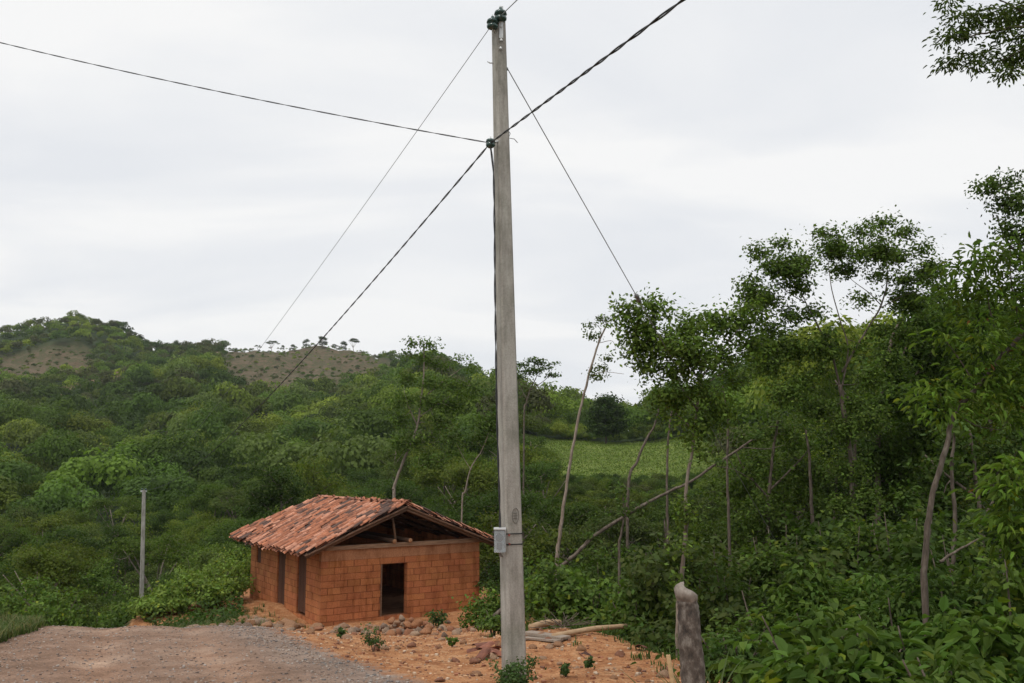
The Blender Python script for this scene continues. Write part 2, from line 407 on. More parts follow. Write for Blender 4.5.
# ground material
def ground_m():
    m, t, b = mat("ground_cover")
    ge = t.nodes.new("ShaderNodeNewGeometry"); v = ge.outputs["Position"]
    rd = attr(t, "road"); dt = attr(t, "dirt"); me_ = attr(t, "meadow"); ba = attr(t, "bare"); gr = attr(t, "grassy")
    nb = noise(t, .9, 5, .6, v); nm = noise(t, 3.2, 6, .68, v); nf = noise(t, 28, 5, .75, v); nff = noise(t, 90, 3, .7, v)
    nbig = noise(t, .05, 6, .6, v); nmid = noise(t, .25, 6, .65, v)
    # forest floor
    forest = ramp(t, nmid, [(.3, (.018, .030, .010)), (.55, (.035, .055, .018)), (.75, (.06, .075, .03))])
    # road: brown-grey compacted gravel
    road = ramp(t, nb, [(.30, (.20, .125, .085)), (.5, (.29, .185, .13)), (.7, (.37, .265, .20))])
    road = mixc(t, mth(t, 'MULTIPLY', attr(t, "edge").outputs["Fac"], .45), road, (.28, .235, .205))
    road = mixc(t, 1, road, ramp(t, nf, [(.30, (.42, .40, .40)), (.47, (.95, .95, .95)), (.60, (1.1, 1.1, 1.1)), (.72, (1.65, 1.65, 1.65))]), 'MULTIPLY')
    road = mixc(t, 1, road, ramp(t, nm, [(.3, (.74, .72, .70)), (.6, (1.06, 1.06, 1.06))]), 'MULTIPLY')
    road = mixc(t, attr(t, 'track').outputs['Fac'], road, mixc(t, 1, road, (1.28, 1.22, 1.16), 'MULTIPLY'))
    # dirt: orange clay
    dirt = ramp(t, nm, [(.28, (.20, .085, .040)), (.45, (.38, .175, .078)), (.58, (.48, .255, .125)), (.75, (.54, .36, .22))])
    dirt = mixc(t, 1, dirt, ramp(t, nb, [(.3, (.82, .74, .68)), (.65, (1.05, 1.02, 1))]), 'MULTIPLY')
    dirt = mixc(t, 1, dirt, ramp(t, nf, [(.32, (.5, .47, .45)), (.5, (1, 1, 1)), (.7, (1.3, 1.3, 1.3))]), 'MULTIPLY')
    mead = ramp(t, nmid, [(.3, (.07, .105, .025)), (.5, (.15, .20, .042)), (.66, (.20, .23, .06)), (.8, (.24, .20, .10))])
    mead = mixc(t, 1, mead, ramp(t, nm, [(.3, (.65, .7, .6)), (.6, (1.1, 1.1, 1.1))]), 'MULTIPLY')
    bare = ramp(t, noise(t, .11, 10, .8, v), [(.34, (.03, .045, .015)), (.42, (.13, .082, .055)), (.48, (.045, .062, .02)), (.55, (.15, .098, .068)), (.62, (.055, .07, .024)), (.74, (.20, .14, .10))])
    grs = ramp(t, nm, [(.3, (.06, .085, .025)), (.6, (.12, .15, .05)), (.8, (.22, .19, .09))])
    c = mixc(t, me_.outputs["Fac"], forest, mead)
    c = mixc(t, ba.outputs["Fac"], c, bare)
    def edge(a, wid, ns, amt):
        return mth(t, 'ADD', mth(t, 'MULTIPLY', mth(t, 'ADD', a, mth(t, 'MULTIPLY', mth(t, 'SUBTRACT', ns, .5), amt)), wid), .5, True)
    c = mixc(t, edge(dt.outputs["Fac"], 2.5, nm, 2.0), c, dirt)
    c = mixc(t, edge(gr.outputs["Fac"], 3, nm, 1.6), c, grs)
    c = mixc(t, edge(rd.outputs["Fac"], 3, nm, 1.3), c, road)
    t.links.new(c, b.inputs["Base Color"]); b.inputs["Roughness"].default_value = .95; b.inputs["Specular IOR Level"].default_value = .15
    hsum = mth(t, 'ADD', mth(t, 'MULTIPLY', nm, 1.0), mth(t, 'MULTIPLY', nf, .35))
    bump(t, b, hsum, .9, .08); return m
M_ground = ground_m()

# ------------------------------------------------------------------ ground sheet
ph = np.concatenate([np.arange(-180, -38, 4.0), np.arange(-38, 36, 0.16), np.arange(36, 180, 4.0)])
rr = [0.4]
while rr[-1] < 5000: rr.append(rr[-1] * (1.0125 if 8 < rr[-1] < 60 else 1.03))
rr = np.array(rr)
PH, RR = np.meshgrid(np.radians(ph), rr)
GX = RR * np.sin(PH); GY = RR * np.cos(PH); GZ = H(GX, GY)
nph, nr = len(ph), len(rr)
Vg = np.stack([GX, GY, GZ], -1).reshape(-1, 3)
i, j = np.meshgrid(np.arange(nr - 1), np.arange(nph), indexing='ij')
j2 = (j + 1) % nph
Qg = np.stack([i * nph + j, i * nph + j2, (i + 1) * nph + j2, (i + 1) * nph + j], -1).reshape(-1, 4)
# centre cap
c0 = len(Vg); Vg = np.concatenate([Vg, [[0, 0, h1(0, 0)]]])
cap = [(c0, (k + 2) % nph, (k + 1) % nph, k) for k in range(0, nph - 1, 2)]
if nph % 2: cap.append((c0, 0, nph - 1, c0)) if False else None
cap = [q for q in cap if q]
Qg = np.concatenate([Qg, cap])
mg_ = raw_mesh("ground", Vg, Qg, None, M_ground, True)
gx, gy = Vg[:, 0], Vg[:, 1]
gd = np.hypot(gx, gy); gph = np.degrees(np.arctan2(gx, gy))
def setattr_(name, v):
    a = mg_.attributes.new(name, 'FLOAT', 'POINT'); a.data.foreach_set("value", np.asarray(v, np.float32))
rsd = road_sd(gx, gy)
def dirt_sd(x, y):
    d = np.minimum(x - LB(y), RB(y) + 0.5 - x)
    d = np.minimum(d, 43.5 - y)
    d = np.where(y > 24, np.minimum(d, (x + 12.6 + 0.25 * (y - 30)) * 1.0 + 1.2 * fbm(x, y, 2.5, 66)), d)
    d = np.where((x < np.interp(y, RY, RX)), -1.0, d)
    return np.clip(d, -1, 1)
setattr_("road", np.clip(rsd, -1, 1))
setattr_("edge", sstep(-1.4, 0.2, gx - np.interp(gy, RY, RX) - 1.2) * sstep(1.6, 0.2, np.abs(rsd)))
setattr_("dirt", dirt_sd(gx, gy))
xc_ = gx - np.interp(gy, RY, RX) + .25 * fbm(gx, gy, 6, 88)
setattr_("track", np.clip(np.exp(-((xc_ - .85) / .32) ** 2) + np.exp(-((xc_ + .75) / .32) ** 2), 0, 1) * np.clip(.6 + 1.2 * fbm(gx, gy, 3, 89), 0, 1))
setattr_("meadow", meadow_mask(gx, gy))
setattr_("bare", bare_mask(gx, gy))
lefts = sstep(0.4, -0.5, rsd) * sstep(0, -1, gx - np.interp(gy, RY, RX)) * sstep(-4, 0, gx - LB(gy))
gb = 1.0 * lefts + 1.0 * np.exp(-((gx + 9.6) / 1.4) ** 2 - ((gy - 26.5) / 4.5) ** 2) + 0.6 * np.exp(-((gx + 6.6) / 0.5) ** 2 - ((gy - 22) / 2) ** 2)
setattr_("grassy", np.clip(gb * 1.6 - 0.8, -1, 1))
og = bpy.data.objects.new("ground", mg_); C.objects.link(og)
tag(og, "orange clay ground and wooded hillsides around the brick house", "ground", kind="structure")

# ------------------------------------------------------------------ tree geometry
def leaf_quads(G, P, Nn, size, tint, aspect=.55):
    n = len(P); r = rng.normal(size=(n, 3))
    t1 = np.cross(Nn, r); t1 /= np.linalg.norm(t1, axis=1)[:, None] + 1e-9
    t2 = np.cross(Nn, t1)
    s = np.asarray(size).reshape(-1, 1) * (0.7 + .6 * rng.random((n, 1)))
    a = P - t1 * s * .5; c = P + t1 * s * .5
    b = P + t2 * s * aspect * .5 + t1 * s * .06; d = P - t2 * s * aspect * .5 + t1 * s * .06
    V = np.stack([a, b, c, d], 1).reshape(-1, 3)
    G.add(V, np.arange(4 * n).reshape(-1, 4), tint)
def leaf_folded(G, P, D, Up, size, tint, wid=.36):
    """six-point leaves folded along the midrib; D = direction base to tip"""
    n = len(P); D = D / (np.linalg.norm(D, axis=1)[:, None] + 1e-9)
    S = np.cross(D, Up); S /= np.linalg.norm(S, axis=1)[:, None] + 1e-9
    U = np.cross(S, D)
    s = np.asarray(size).reshape(-1, 1) * (0.65 + .7 * rng.random((n, 1)))
    f = (.05 + .12 * rng.random((n, 1)))
    dr = (.1 + .25 * rng.random((n, 1)))
    pt = lambda u, v, h: P + D * s * u + S * s * v + U * s * h
    b0 = pt(0, 0, 0); l1 = pt(.3, wid * .9, f); l2 = pt(.68, wid * .72, f - dr * .45); tp = pt(1, 0, -dr); r2 = pt(.68, -wid * .72, f - dr * .45); r1 = pt(.3, -wid * .9, f)
    V = np.stack([b0, l1, l2, tp, r2, r1], 1).reshape(-1, 3)
    k = np.arange(n)[:, None] * 6
    Q = np.concatenate([k + np.array([0, 3, 2, 1]), k + np.array([0, 5, 4, 3])], 0)
    G.add(V, Q, np.concatenate([tint, tint], 0))
def tints(n, base, var=.22, dead=.0, yel=.0):
    base = np.asarray(base, float); v = 1 + var * rng.normal(size=(n, 1)) * .8
    T = np.clip(base * np.clip(v, .45, 1.7), .003, 1)
    T[:, 0] *= 1 + .25 * (rng.random(n) - .4)
    if yel:
        k = rng.random(n) < yel; T[k] = T[k] * np.array([1.7, 1.3, .8])
    if dead:
        k = rng.random(n) < dead; T[k] = np.array([.18, .09, .03]) * (.6 + .6 * rng.random((k.sum(), 1)))
    return T
def smooth_poly(pts, n=6):
    pts = np.asarray(pts, float)
    if len(pts) < 3: 
        return np.stack([np.linspace(pts[0][k], pts[-1][k], n) for k in range(pts.shape[1])], 1)
    P = np.concatenate([[2 * pts[0] - pts[1]], pts, [2 * pts[-1] - pts[-2]]]); o = []
    for a in range(1, len(P) - 2):
        for t in np.linspace(0, 1, n, endpoint=False):
            p0, p1, p2, p3 = P[a - 1:a + 3]
            o.append(.5 * ((2 * p1) + (-p0 + p2) * t + (2 * p0 - 5 * p1 + 4 * p2 - p3) * t * t + (-p0 + 3 * p1 - 3 * p2 + p3) * t ** 3))
    o.append(pts[-1]); return np.array(o)
def tree_geo(limbs, blobs, leaf=.1, per=70, clump=.35, dens=1.0, base=(.05, .09, .025), twig=.012, folded=False, var=.22,
             flat=.55, dead=0, yel=0, clumps_per=None, shell=.55, tube_seg=7, opaque=0.0, wid=.34):
    """limbs: list of (points, r0, r1); blobs: list of (center, radii3).  Returns two Geo: wood, leaves"""
    Wd, L = Geo(), Geo(); nodes = []
    for pts, r0, r1 in limbs:
        P = smooth_poly(pts); P[1:-1] += rng.normal(size=P[1:-1].shape) * min(r0, .06) * .12
        Wd.tube(P, np.linspace(r0, r1, len(P)) * (1 + .12 * (rng.random(len(P)) - .5)), tube_seg, wob=.15)
        for q, rq in zip(P[len(P) // 3:], np.linspace(r0, r1, len(P))[len(P) // 3:]): nodes.append((q, rq))
    NP = np.array([q[0] for q in nodes]); NR = [q[1] for q in nodes]
    cen = []
    for c, r in blobs:
        r = np.asarray(r, float)
        k = clumps_per or max(3, int(dens * 3.2 * (r[0] * r[1] * r[2]) ** (2 / 3) / clump ** 2))
        u = rng.normal(size=(k, 3)); u /= np.linalg.norm(u, axis=1)[:, None]
        u *= (shell + (1 - shell) * rng.random((k, 1))) if True else 1
        u *= rng.random((k, 1)) ** .18
        cc = np.asarray(c) + u * r
        sh = 1 + .28 * rng.normal(size=k)
        for q, s_ in zip(cc, sh): cen.append((q, s_, u[0], np.asarray(c)))
    order = sorted(range(len(cen)), key=lambda q: np.min(np.sum((NP - cen[q][0]) ** 2, 1)))
    NPl = [p for p in NP]; 
    arr = np.array(NPl)
    for q in order:
        c, s_, _, bc = cen[q]
        d2 = np.sum((arr - c) ** 2, 1); d2 = d2 + np.where(arr[:, 2] > c[2] + .1, .6 * clump ** 2 * 4, 0)
        j_ = int(np.argmin(d2)); p0 = arr[j_]
        rad = min(NR[j_] * .7, twig * (1 + 1.0 * math.sqrt(d2[j_])))
        mid = (p0 + c) / 2 + rng.normal(size=3) * .08 * math.sqrt(max(d2[j_], 1e-6)) - np.array([0, 0, .03])
        Wd.tube([p0, mid, c], [rad, rad * .75, twig * .35], 4, cap=False)
        arr = np.concatenate([arr, [mid], [c]]); NR += [rad * .75, twig * .6]
        n = max(4, int(per * s_ ** 2))
        R = clump * abs(s_)
        off = rng.normal(size=(n, 3)) * np.array([1, 1, flat]) * R * .55
        P = c + off
        out_ = (P - bc); out_ /= np.linalg.norm(out_, axis=1)[:, None] + 1e-9
        ct = np.clip(1 + .16 * rng.normal(), .6, 1.5)
        T = tints(n, np.asarray(base) * ct, var, dead, yel)
        if folded:
            D = off * np.array([1, 1, .4]) + rng.normal(size=(n, 3)) * R * .35; D[:, 2] -= .25 * R
            Up = np.array([0, 0, 1.0]) + rng.normal(size=(n, 3)) * .35
            leaf_folded(L, P, D, Up, leaf, T, wid)
        else:
            Nn = out_ * .5 + np.array([0, 0, .55]) + rng.normal(size=(n, 3)) * .55
            Nn /= np.linalg.norm(Nn, axis=1)[:, None] + 1e-9
            leaf_quads(L, P, Nn, leaf, T)
    return Wd, L
def make_tree(name, Wd, L, origin, label, cat, group=None, bark=M_bark, lname='crown', wname='trunk'):
    root = empty(name, origin)
    Wd.build(wname, bark, root, True, origin)
    L.build(lname, M_leaf, root, False, origin)
    tag(root, label, cat, group)
    return root

# --- reusable kinds -----------------------------------------------------------
def proto_tree(kind):
    limbs, blobs = [], []
    if kind == 'broad':
        th = rng.uniform(1.6, 2.4); H_ = 7
        limbs.append(([(0, 0, -.5), (.1, 0, th * .6), (rng.normal() * .2, rng.normal() * .2, th), (0, 0, 5)], .17, .05))
        for a in range(6):
            an = a * 1.05 + rng.random(); l = rng.uniform(1.3, 2.2)
            limbs.append(([(0, 0, th * .8), (math.cos(an) * l * .5, math.sin(an) * l * .5, th + 1.0), (math.cos(an) * l, math.sin(an) * l, th + 2.3)], .08, .02))
        for a in range(11):
            an = rng.random() * 6.28; l = 2.3 * math.sqrt(rng.random()); z = 6.0 - .38 * l * l + rng.uniform(-.7, .4)
            blobs.append(((math.cos(an) * l, math.sin(an) * l, z), (1.15, 1.15, .75)))
        for a in range(7):
            an = rng.random() * 6.28; blobs.append(((math.cos(an) * 2.2, math.sin(an) * 2.2, rng.uniform(1.4, 3.4)), (1.1, 1.1, 1.0)))
        return tree_geo(limbs, blobs, .17, 60, .48, .8, (1, 1, 1), .02, var=.2)
    if kind == 'umbrella':
        th = 2.6
        limbs.append(([(0, 0, -.5), (.15, 0, 1.4), (.0, .1, th)], .15, .1))
        for a in range(5):
            an = a * 1.26 + rng.random() * .6; l = rng.uniform(1.6, 2.4)
            limbs.append(([(0, .1, th), (math.cos(an) * l * .5, math.sin(an) * l * .5, th + 1.6), (math.cos(an) * l, math.sin(an) * l, th + 3.0)], .07, .02))
        for a in range(13):
            an = rng.random() * 6.28; l = 2.9 * math.sqrt(rng.random()); z = 6.1 - .16 * l * l + rng.uniform(-.35, .35)
            blobs.append(((math.cos(an) * l, math.sin(an) * l, z), (1.0, 1.0, .38)))
        return tree_geo(limbs, blobs, .14, 60, .42, .95, (1, 1, 1), .018, flat=.35, var=.2)
    if kind == 'tall':
        limbs.append(([(0, 0, -.5), (.1, 0, 2), (-.15, .1, 4.5), (0, 0, 7.2)], .15, .03))
        for a in range(9):
            an = a * 2.4; z = 2.6 + a * .5; l = rng.uniform(.9, 1.5)
            limbs.append(([(0, 0, z), (math.cos(an) * l * .5, math.sin(an) * l * .5, z + .5), (math.cos(an) * l, math.sin(an) * l, z + .9)], .05, .015))
            blobs.append(((math.cos(an) * l, math.sin(an) * l, z + 1.1), (.9, .9, .55)))
        for a in range(4): blobs.append(((rng.normal() * .5, rng.normal() * .5, 5.6 + a * .45), (.9, .9, .6)))
        return tree_geo(limbs, blobs, .15, 60, .42, .85, (1, 1, 1), .018, var=.2)
    if kind == 'shrub':
        for a in range(6):
            an = a * 1.05 + rng.random() * .5; l = rng.uniform(.6, 1.1)
            limbs.append(([(0, 0, -.2), (math.cos(an) * l * .4, math.sin(an) * l * .4, .7), (math.cos(an) * l, math.sin(an) * l, 1.6)], .04, .012))
        for a in range(14):
            an = rng.random() * 6.28; l = 1.25 * math.sqrt(rng.random())
            blobs.append(((math.cos(an) * l, math.sin(an) * l, 1.9 - .5 * l * l * .6 + rng.uniform(-.5, .35)), (.55, .55, .42)))
        for a in range(7):
            an = rng.random() * 6.28; blobs.append(((math.cos(an) * 1.1, math.sin(an) * 1.1, rng.uniform(.25, .9)), (.5, .5, .4)))
        return tree_geo(limbs, blobs, .095, 55, .24, .85, (1, 1, 1), .010, var=.24)
PROTO = {}
for kd, cnt in (('broad', 4), ('umbrella', 2), ('tall', 3), ('shrub', 4)):
    PROTO[kd] = []
    for q in range(cnt):
        Wd, L = proto_tree(kd)
        PROTO[kd].append((Wd.mesh('trunk', M_bark_pale if q % 3 == 1 else M_bark, True), L.mesh('crown', M_leaf)))
TH_OF = {'broad': 7.0, 'umbrella': 6.6, 'tall': 7.8, 'shrub': 2.4}
NAME_OF = {'broad': 'broadleaf_tree', 'umbrella': 'flat_topped_tree', 'tall': 'slender_tree', 'shrub': 'shrub'}
ntree = 0
def place(kind, x, y, sc, color, label, group, zoff=0.0, sx=1.0, cat=None):
    global ntree; ntree += 1
    tm, cm = PROTO[kind][random.randrange(len(PROTO[kind]))]
    root = empty(NAME_OF[kind], (x, y, h1(x, y) + zoff), random.random() * 6.28); root.scale = (sc * sx, sc * sx, sc)
    a = bpy.data.objects.new('trunk', tm); b_ = bpy.data.objects.new('crown', cm)
    for o in (a, b_): C.objects.link(o); o.parent = root
    b_.color = (*color, 1); tag(root, label, cat or ('shrub' if kind == 'shrub' else 'tree'), group)
    return root
GREENS = [(.078, .132, .020), (.094, .150, .022), (.064, .112, .020), (.112, .158, .024), (.054, .094, .018), (.098, .138, .034), (.128, .172, .026)]
def pick_green(k=None, mul=1.0):
    g = np.array(GREENS[random.randrange(len(GREENS)) if k is None else k]) * mul * random.uniform(.85, 1.18)
    return tuple(g)
def in_house(x, y, m=1.2):
    dx, dy = x - HX, y - HY; u = dx * UX + dy * UY; v = -dx * UY + dy * UX
    return -m - .6 < u < 6.03 + m and -m - 1.0 < v < 7.7 + m
HX, HY, HZ = -6.23, 30.1, -5.55
YAW = math.radians(33.2); UX, UY = math.cos(YAW), math.sin(YAW)

# ================================================================== BRICK HOUSE
house = empty("brick_house", (HX, HY, HZ), YAW)
tag(house, "small unfinished adobe brick house with red clay tile roof and open dark doorway", "house")
WU, WV, WH, WT = 6.03, 7.45, 2.52, .26
BAND = 2.08            # top of coursed bricks on the front; plain earth band above
def brick_wall(G, axis, a0, a1, inner0, holes, z0, z1, course=.212, blen=.46):
    """bricks along an axis; holes = [(a0,a1,z0,z1)]"""
    nz = int(round((z1 - z0) / course)); course = (z1 - z0) / nz
    for k in range(nz):
        zb = z0 + k * course; zc = zb + course / 2
        iv = [(a0, a1)]
        for (h0, h1_, hz0, hz1) in holes:
            if hz0 <= zc <= hz1:
                nv = []
                for (p, q) in iv:
                    if h1_ <= p or h0 >= q: nv.append((p, q)); continue
                    if h0 > p: nv.append((p, h0))
                    if h1_ < q: nv.append((h1_, q))
                iv = nv
        for (p, q) in iv:
            # mortar core
            lo, hi = (p + .002, inner0 + .014, zb), (q - .002, inner0 + WT - .014, zb + course)
            if axis == 'v': lo, hi = (lo[1], lo[0], lo[2]), (hi[1], hi[0], hi[2])
            G.box(lo, hi, np.array([.31, .120, .056]) * rng.uniform(.85, 1.05))
            x = p - (blen * .5 if k % 2 else 0) + .0
            while x < q:
                b0, b1 = max(x, p), min(x + blen, q)
                if b1 - b0 > .07:
                    j = .010
                    pr = rng.uniform(-.002, .002)
                    lo = (b0 + (j if b0 > p else 0), inner0 - pr, zb + j); hi = (b1 - (j if b1 < q else 0), inner0 + WT + pr, zb + course - j)
                    if axis == 'v': lo, hi = (lo[1], lo[0], lo[2]), (hi[1], hi[0], hi[2])
                    cc = np.array([.48, .186, .080]) * rng.uniform(.86, 1.10); cc[1] *= rng.uniform(.94, 1.08)
                    G.box(lo, hi, cc, jit=.005)
                x += blen + rng.uniform(-.02, .02)
def lathe(G, c, axis, prof, seg=16, t=None):
    axis = np.asarray(axis, float); axis /= np.linalg.norm(axis); pts = [np.asarray(c) + axis * h for h, _ in prof]
    ref = np.array([1., 0, 0]) if abs(axis[0]) < .9 else np.array([0, 1., 0]); a = np.cross(axis, ref); a /= np.linalg.norm(a); b = np.cross(axis, a)
    an = np.arange(seg) * 2 * math.pi / seg; V = []
    for p, (_, r) in zip(pts, prof): V.append(p + np.cos(an)[:, None] * r * a + np.sin(an)[:, None] * r * b)
    Q = []
    for i_ in range(len(prof) - 1):
        for j_ in range(seg): Q.append((i_ * seg + j_, i_ * seg + (j_ + 1) % seg, (i_ + 1) * seg + (j_ + 1) % seg, (i_ + 1) * seg + j_))
    G.add(np.concatenate(V), Q, t)
DOOR = (2.12, 3.14, .08, 1.93)
SIDE = [(1.35, 2.2, .22, 2.5), (3.45, 4.3, .22, 2.5), (6.2, 6.75, 1.35, 2.2)]
G = Geo(); brick_wall(G, 'u', 0, WU, 0, [DOOR], -.5, BAND)
# plain mud-plastered band over the bricks
G.box((.002, .003, BAND + .003), (WU - .002, WT - .02, WH - .1), (.44, .215, .115), jit=.004)
fw = G.build("wall", M_adobe, house); fw['label'] = "front wall of orange adobe bricks with plain earth band on top"
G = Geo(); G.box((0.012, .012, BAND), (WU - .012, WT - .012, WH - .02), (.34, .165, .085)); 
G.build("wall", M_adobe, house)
G = Geo(); brick_wall(G, 'v', WT + .003, WV - WT - .003, 0, SIDE, -.5, WH); G.build("wall", M_adobe, house)['label'] = "long side wall with two tall openings and a small window"
G = Geo(); brick_wall(G, 'v', WT + .003, WV - WT - .003, WU - WT, [(3, 3.9, .2, 2.1)], -.5, WH); G.build("wall", M_adobe, house)
G = Geo(); brick_wall(G, 'u', 0, WU, WV - WT, [], -.5, WH)
for k in range(6):      # back gable, stepped courses under the tiles
    zb = WH + .212 * k; 
    if k < 5: G.box((.35 + .5 * k, WV - WT, zb + .004), (WU - .35 - .5 * k, WV - .02, zb + .208), np.array([.40, .17, .08]) * rng.uniform(.9, 1.05))
G.build("wall", M_adobe, house)
# plank panels added in the side openings, dark in place of their inner shade
for (s0, s1, z0_, z1_) in SIDE:
    win = z0_ > 1
    G = Geo(); n_ = max(2, int((s1 - s0) / .17)); w_ = (s1 - s0 - .02) / n_
    for q in range(n_): G.box((.045 + .004 * (q % 2), s0 + .01 + q * w_, z0_ + .01), (.075, s0 + .01 + (q + 1) * w_ - .006, z1_ - .01), np.array([.42, .24, .16]) * rng.uniform(.75, 1.1))
    G.build("window_shade_panel" if win else "opening_shade_panel", M_wood, house)
# earth floor
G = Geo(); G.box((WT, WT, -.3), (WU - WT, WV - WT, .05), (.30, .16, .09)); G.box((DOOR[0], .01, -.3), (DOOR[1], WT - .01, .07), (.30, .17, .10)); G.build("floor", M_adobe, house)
# lintel + tie beam
G = Geo(); G.box((DOOR[0] - .05, .02, DOOR[3] + .0), (DOOR[1] + .05, WT - .05, DOOR[3] + .05), (.9, .7, .6), jit=.01); G.build("door_lintel", M_wood, house)
G = Geo(); G.box((.1, -.07, WH - .10), (WU + .28, .12, WH + .045), (1.35, 1.25, 1.1), jit=.02); G.build("tie_beam", M_wood, house, bevel=.008)
G = Geo(); G.box((DOOR[0] + .02, .02, .08), (DOOR[0] + .07, .1, DOOR[3]), (.9, .8, .7)); G.build("door_post", M_wood, house)
RU, RZ = 2.85, 3.84       # ridge line (underside of tiles)
EL, ER = -.74, 6.45      # eave positions along u
SL = (RZ - 2.42) / (RU - EL)
V0, V1 = -.55, 7.72
def roof_z(u, v):
    base_ = RZ - SL * abs(u - RU)
    sag = -.16 * math.sin(math.pi * np.clip((v - V0) / (V1 - V0), 0, 1)) * .5 - .14 * max(0, (v - 3) / 5) * (1 - .6 * min(1, abs(u - RU) / 3.8))
    return base_ + sag + .05 * float(vnoise(np.array(u * .9), np.array(v * .7), 3))
# rafters (both slopes), purlins
for v in (-.42, 1.1, 2.6, 4.1, 5.6, 6.8, 7.55):
    for (ua, ub) in ((EL + .06, RU + .02), (ER - .05, RU - .02)):
        G = Geo(); zz = [(roof_z(ua, v) - .12), roof_z(ub, v) - .12]
        G.tube([(ua, v, zz[0]), ((ua + ub) / 2, v + .02, (zz[0] + zz[1]) / 2 + .01), (ub, v, zz[1])], [.05, .055, .055], 8, t=(.6, .5, .42), wob=.12)
        G.build("rafter", M_wood, house, True)
for ua in (-.62, .9, 2.0, 4.1, 5.3, 6.35):
    G = Geo(); G.tube([(ua, v, roof_z(ua, v) - .05) for v in np.linspace(V0 + .02, V1 - .03, 8)], .028, 6, t=(.8, .7, .6), wob=.1); G.build("batten", M_wood, house, True)
# face board on the front gable edge
for (ua, ub) in ((EL, RU), (ER, RU)):
    G = Geo(); n_ = 6
    us = np.linspace(ua, ub, n_)
    G.tube([(u, V0 + .06, roof_z(u, V0) - .055) for u in us], .042, 6, t=(.62, .5, .42), wob=.15); G.build("gable_rafter", M_wood, house, True)
G = Geo(); G.tube([(RU, V0 + .1, RZ - .10), (RU, 4, RZ - .22), (RU, V1 - .1, RZ - .26)], .07, 8, wob=.1); G.build("ridge_beam", M_wood, house, True)
G = Geo(); G.tube([(2.72, .10, WH + .03), (2.60, .12, RZ - .45)], .04, 6, t=(1, .9, .8), wob=.1); G.build("king_post", M_wood, house, True)
for ua in (2.52, 3.12):
    G = Geo(); G.tube([(ua, -.22, WH + .11), (ua, 1.0, WH + .11), (ua, 7.1, WH + .09)], .075, 9, t=(.5, .42, .36), wob=.08); lathe(G, (ua, -.222, WH + .11), (0, -1, 0), [(0, .078), (.012, .075), (.014, .001)], 9, (2.0, 1.6, 1.2)); G.build("log_beam", M_wood, house, True)  # log tint darkened in place of gable interior shade; cut ends stay paler
# tiles
def tile_arc(G, c, ax, up, side, length, r, conc, col, depth=.62):
    seg = 5; th = .012; ang = np.linspace(math.radians(12), math.radians(168), seg + 1)
    V = []
    for e_, s_ in ((-.5, 1.0), (.5, .86)):
        for rad in (r, r - th):
            for a in ang:
                hgt = math.sin(a) * rad * depth
                if conc: hgt = -hgt
                V.append(np.asarray(c) + ax * (e_ * length) + side * (math.cos(a) * rad * s_) + up * (hgt * s_))
    m = seg + 1; Q = []
    for q in range(seg):
        Q += [(q, q + 1, 2 * m + q + 1, 2 * m + q), (m + q, 3 * m + q, 3 * m + q + 1, m + q + 1), (q, m + q, m + q + 1, q + 1), (2 * m + q, 2 * m + q + 1, 3 * m + q + 1, 3 * m + q)]
    Q += [(0, 2 * m, 3 * m, m), (seg, m + seg, 3 * m + seg, 2 * m + seg)]
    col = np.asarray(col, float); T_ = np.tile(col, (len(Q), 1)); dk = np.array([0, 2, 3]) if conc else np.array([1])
    for q in range(seg): T_[q * 4 + (0 if conc else 1)] = col * .22      # underside colour darkened to stand in for roof interior shade
    G.add(V, Q, T_)
def tile_color():
    r = rng.random()
    if r < .15: c = np.array([.09, .048, .035])
    elif r < .36: c = np.array([.44, .20, .125])
    elif r < .52: c = np.array([.19, .075, .042])
    else: c = np.array([.34, .122, .06])
    return c * rng.uniform(.8, 1.22)
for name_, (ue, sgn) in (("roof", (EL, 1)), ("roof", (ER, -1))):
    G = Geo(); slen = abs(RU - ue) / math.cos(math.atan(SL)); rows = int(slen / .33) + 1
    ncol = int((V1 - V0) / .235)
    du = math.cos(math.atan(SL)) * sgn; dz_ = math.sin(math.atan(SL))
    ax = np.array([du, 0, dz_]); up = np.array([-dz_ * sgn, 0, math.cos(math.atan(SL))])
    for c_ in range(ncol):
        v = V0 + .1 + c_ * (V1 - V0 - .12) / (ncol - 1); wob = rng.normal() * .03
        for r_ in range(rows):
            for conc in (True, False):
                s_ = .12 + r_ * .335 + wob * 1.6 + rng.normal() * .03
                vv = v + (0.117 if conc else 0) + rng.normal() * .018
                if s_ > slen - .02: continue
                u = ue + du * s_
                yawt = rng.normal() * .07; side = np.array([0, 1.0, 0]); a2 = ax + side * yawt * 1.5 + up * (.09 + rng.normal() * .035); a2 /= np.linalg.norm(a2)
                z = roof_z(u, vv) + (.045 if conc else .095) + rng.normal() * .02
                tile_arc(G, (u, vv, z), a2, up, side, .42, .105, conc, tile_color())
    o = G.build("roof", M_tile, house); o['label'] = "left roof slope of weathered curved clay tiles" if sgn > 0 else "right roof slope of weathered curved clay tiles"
G = Geo()
for q in range(int((V1 - V0) / .36)):
    v = V0 + .18 + q * .36
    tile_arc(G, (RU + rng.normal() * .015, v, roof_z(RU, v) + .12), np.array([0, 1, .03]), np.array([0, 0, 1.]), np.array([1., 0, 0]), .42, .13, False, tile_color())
G.build("ridge_tiles", M_tile, house)

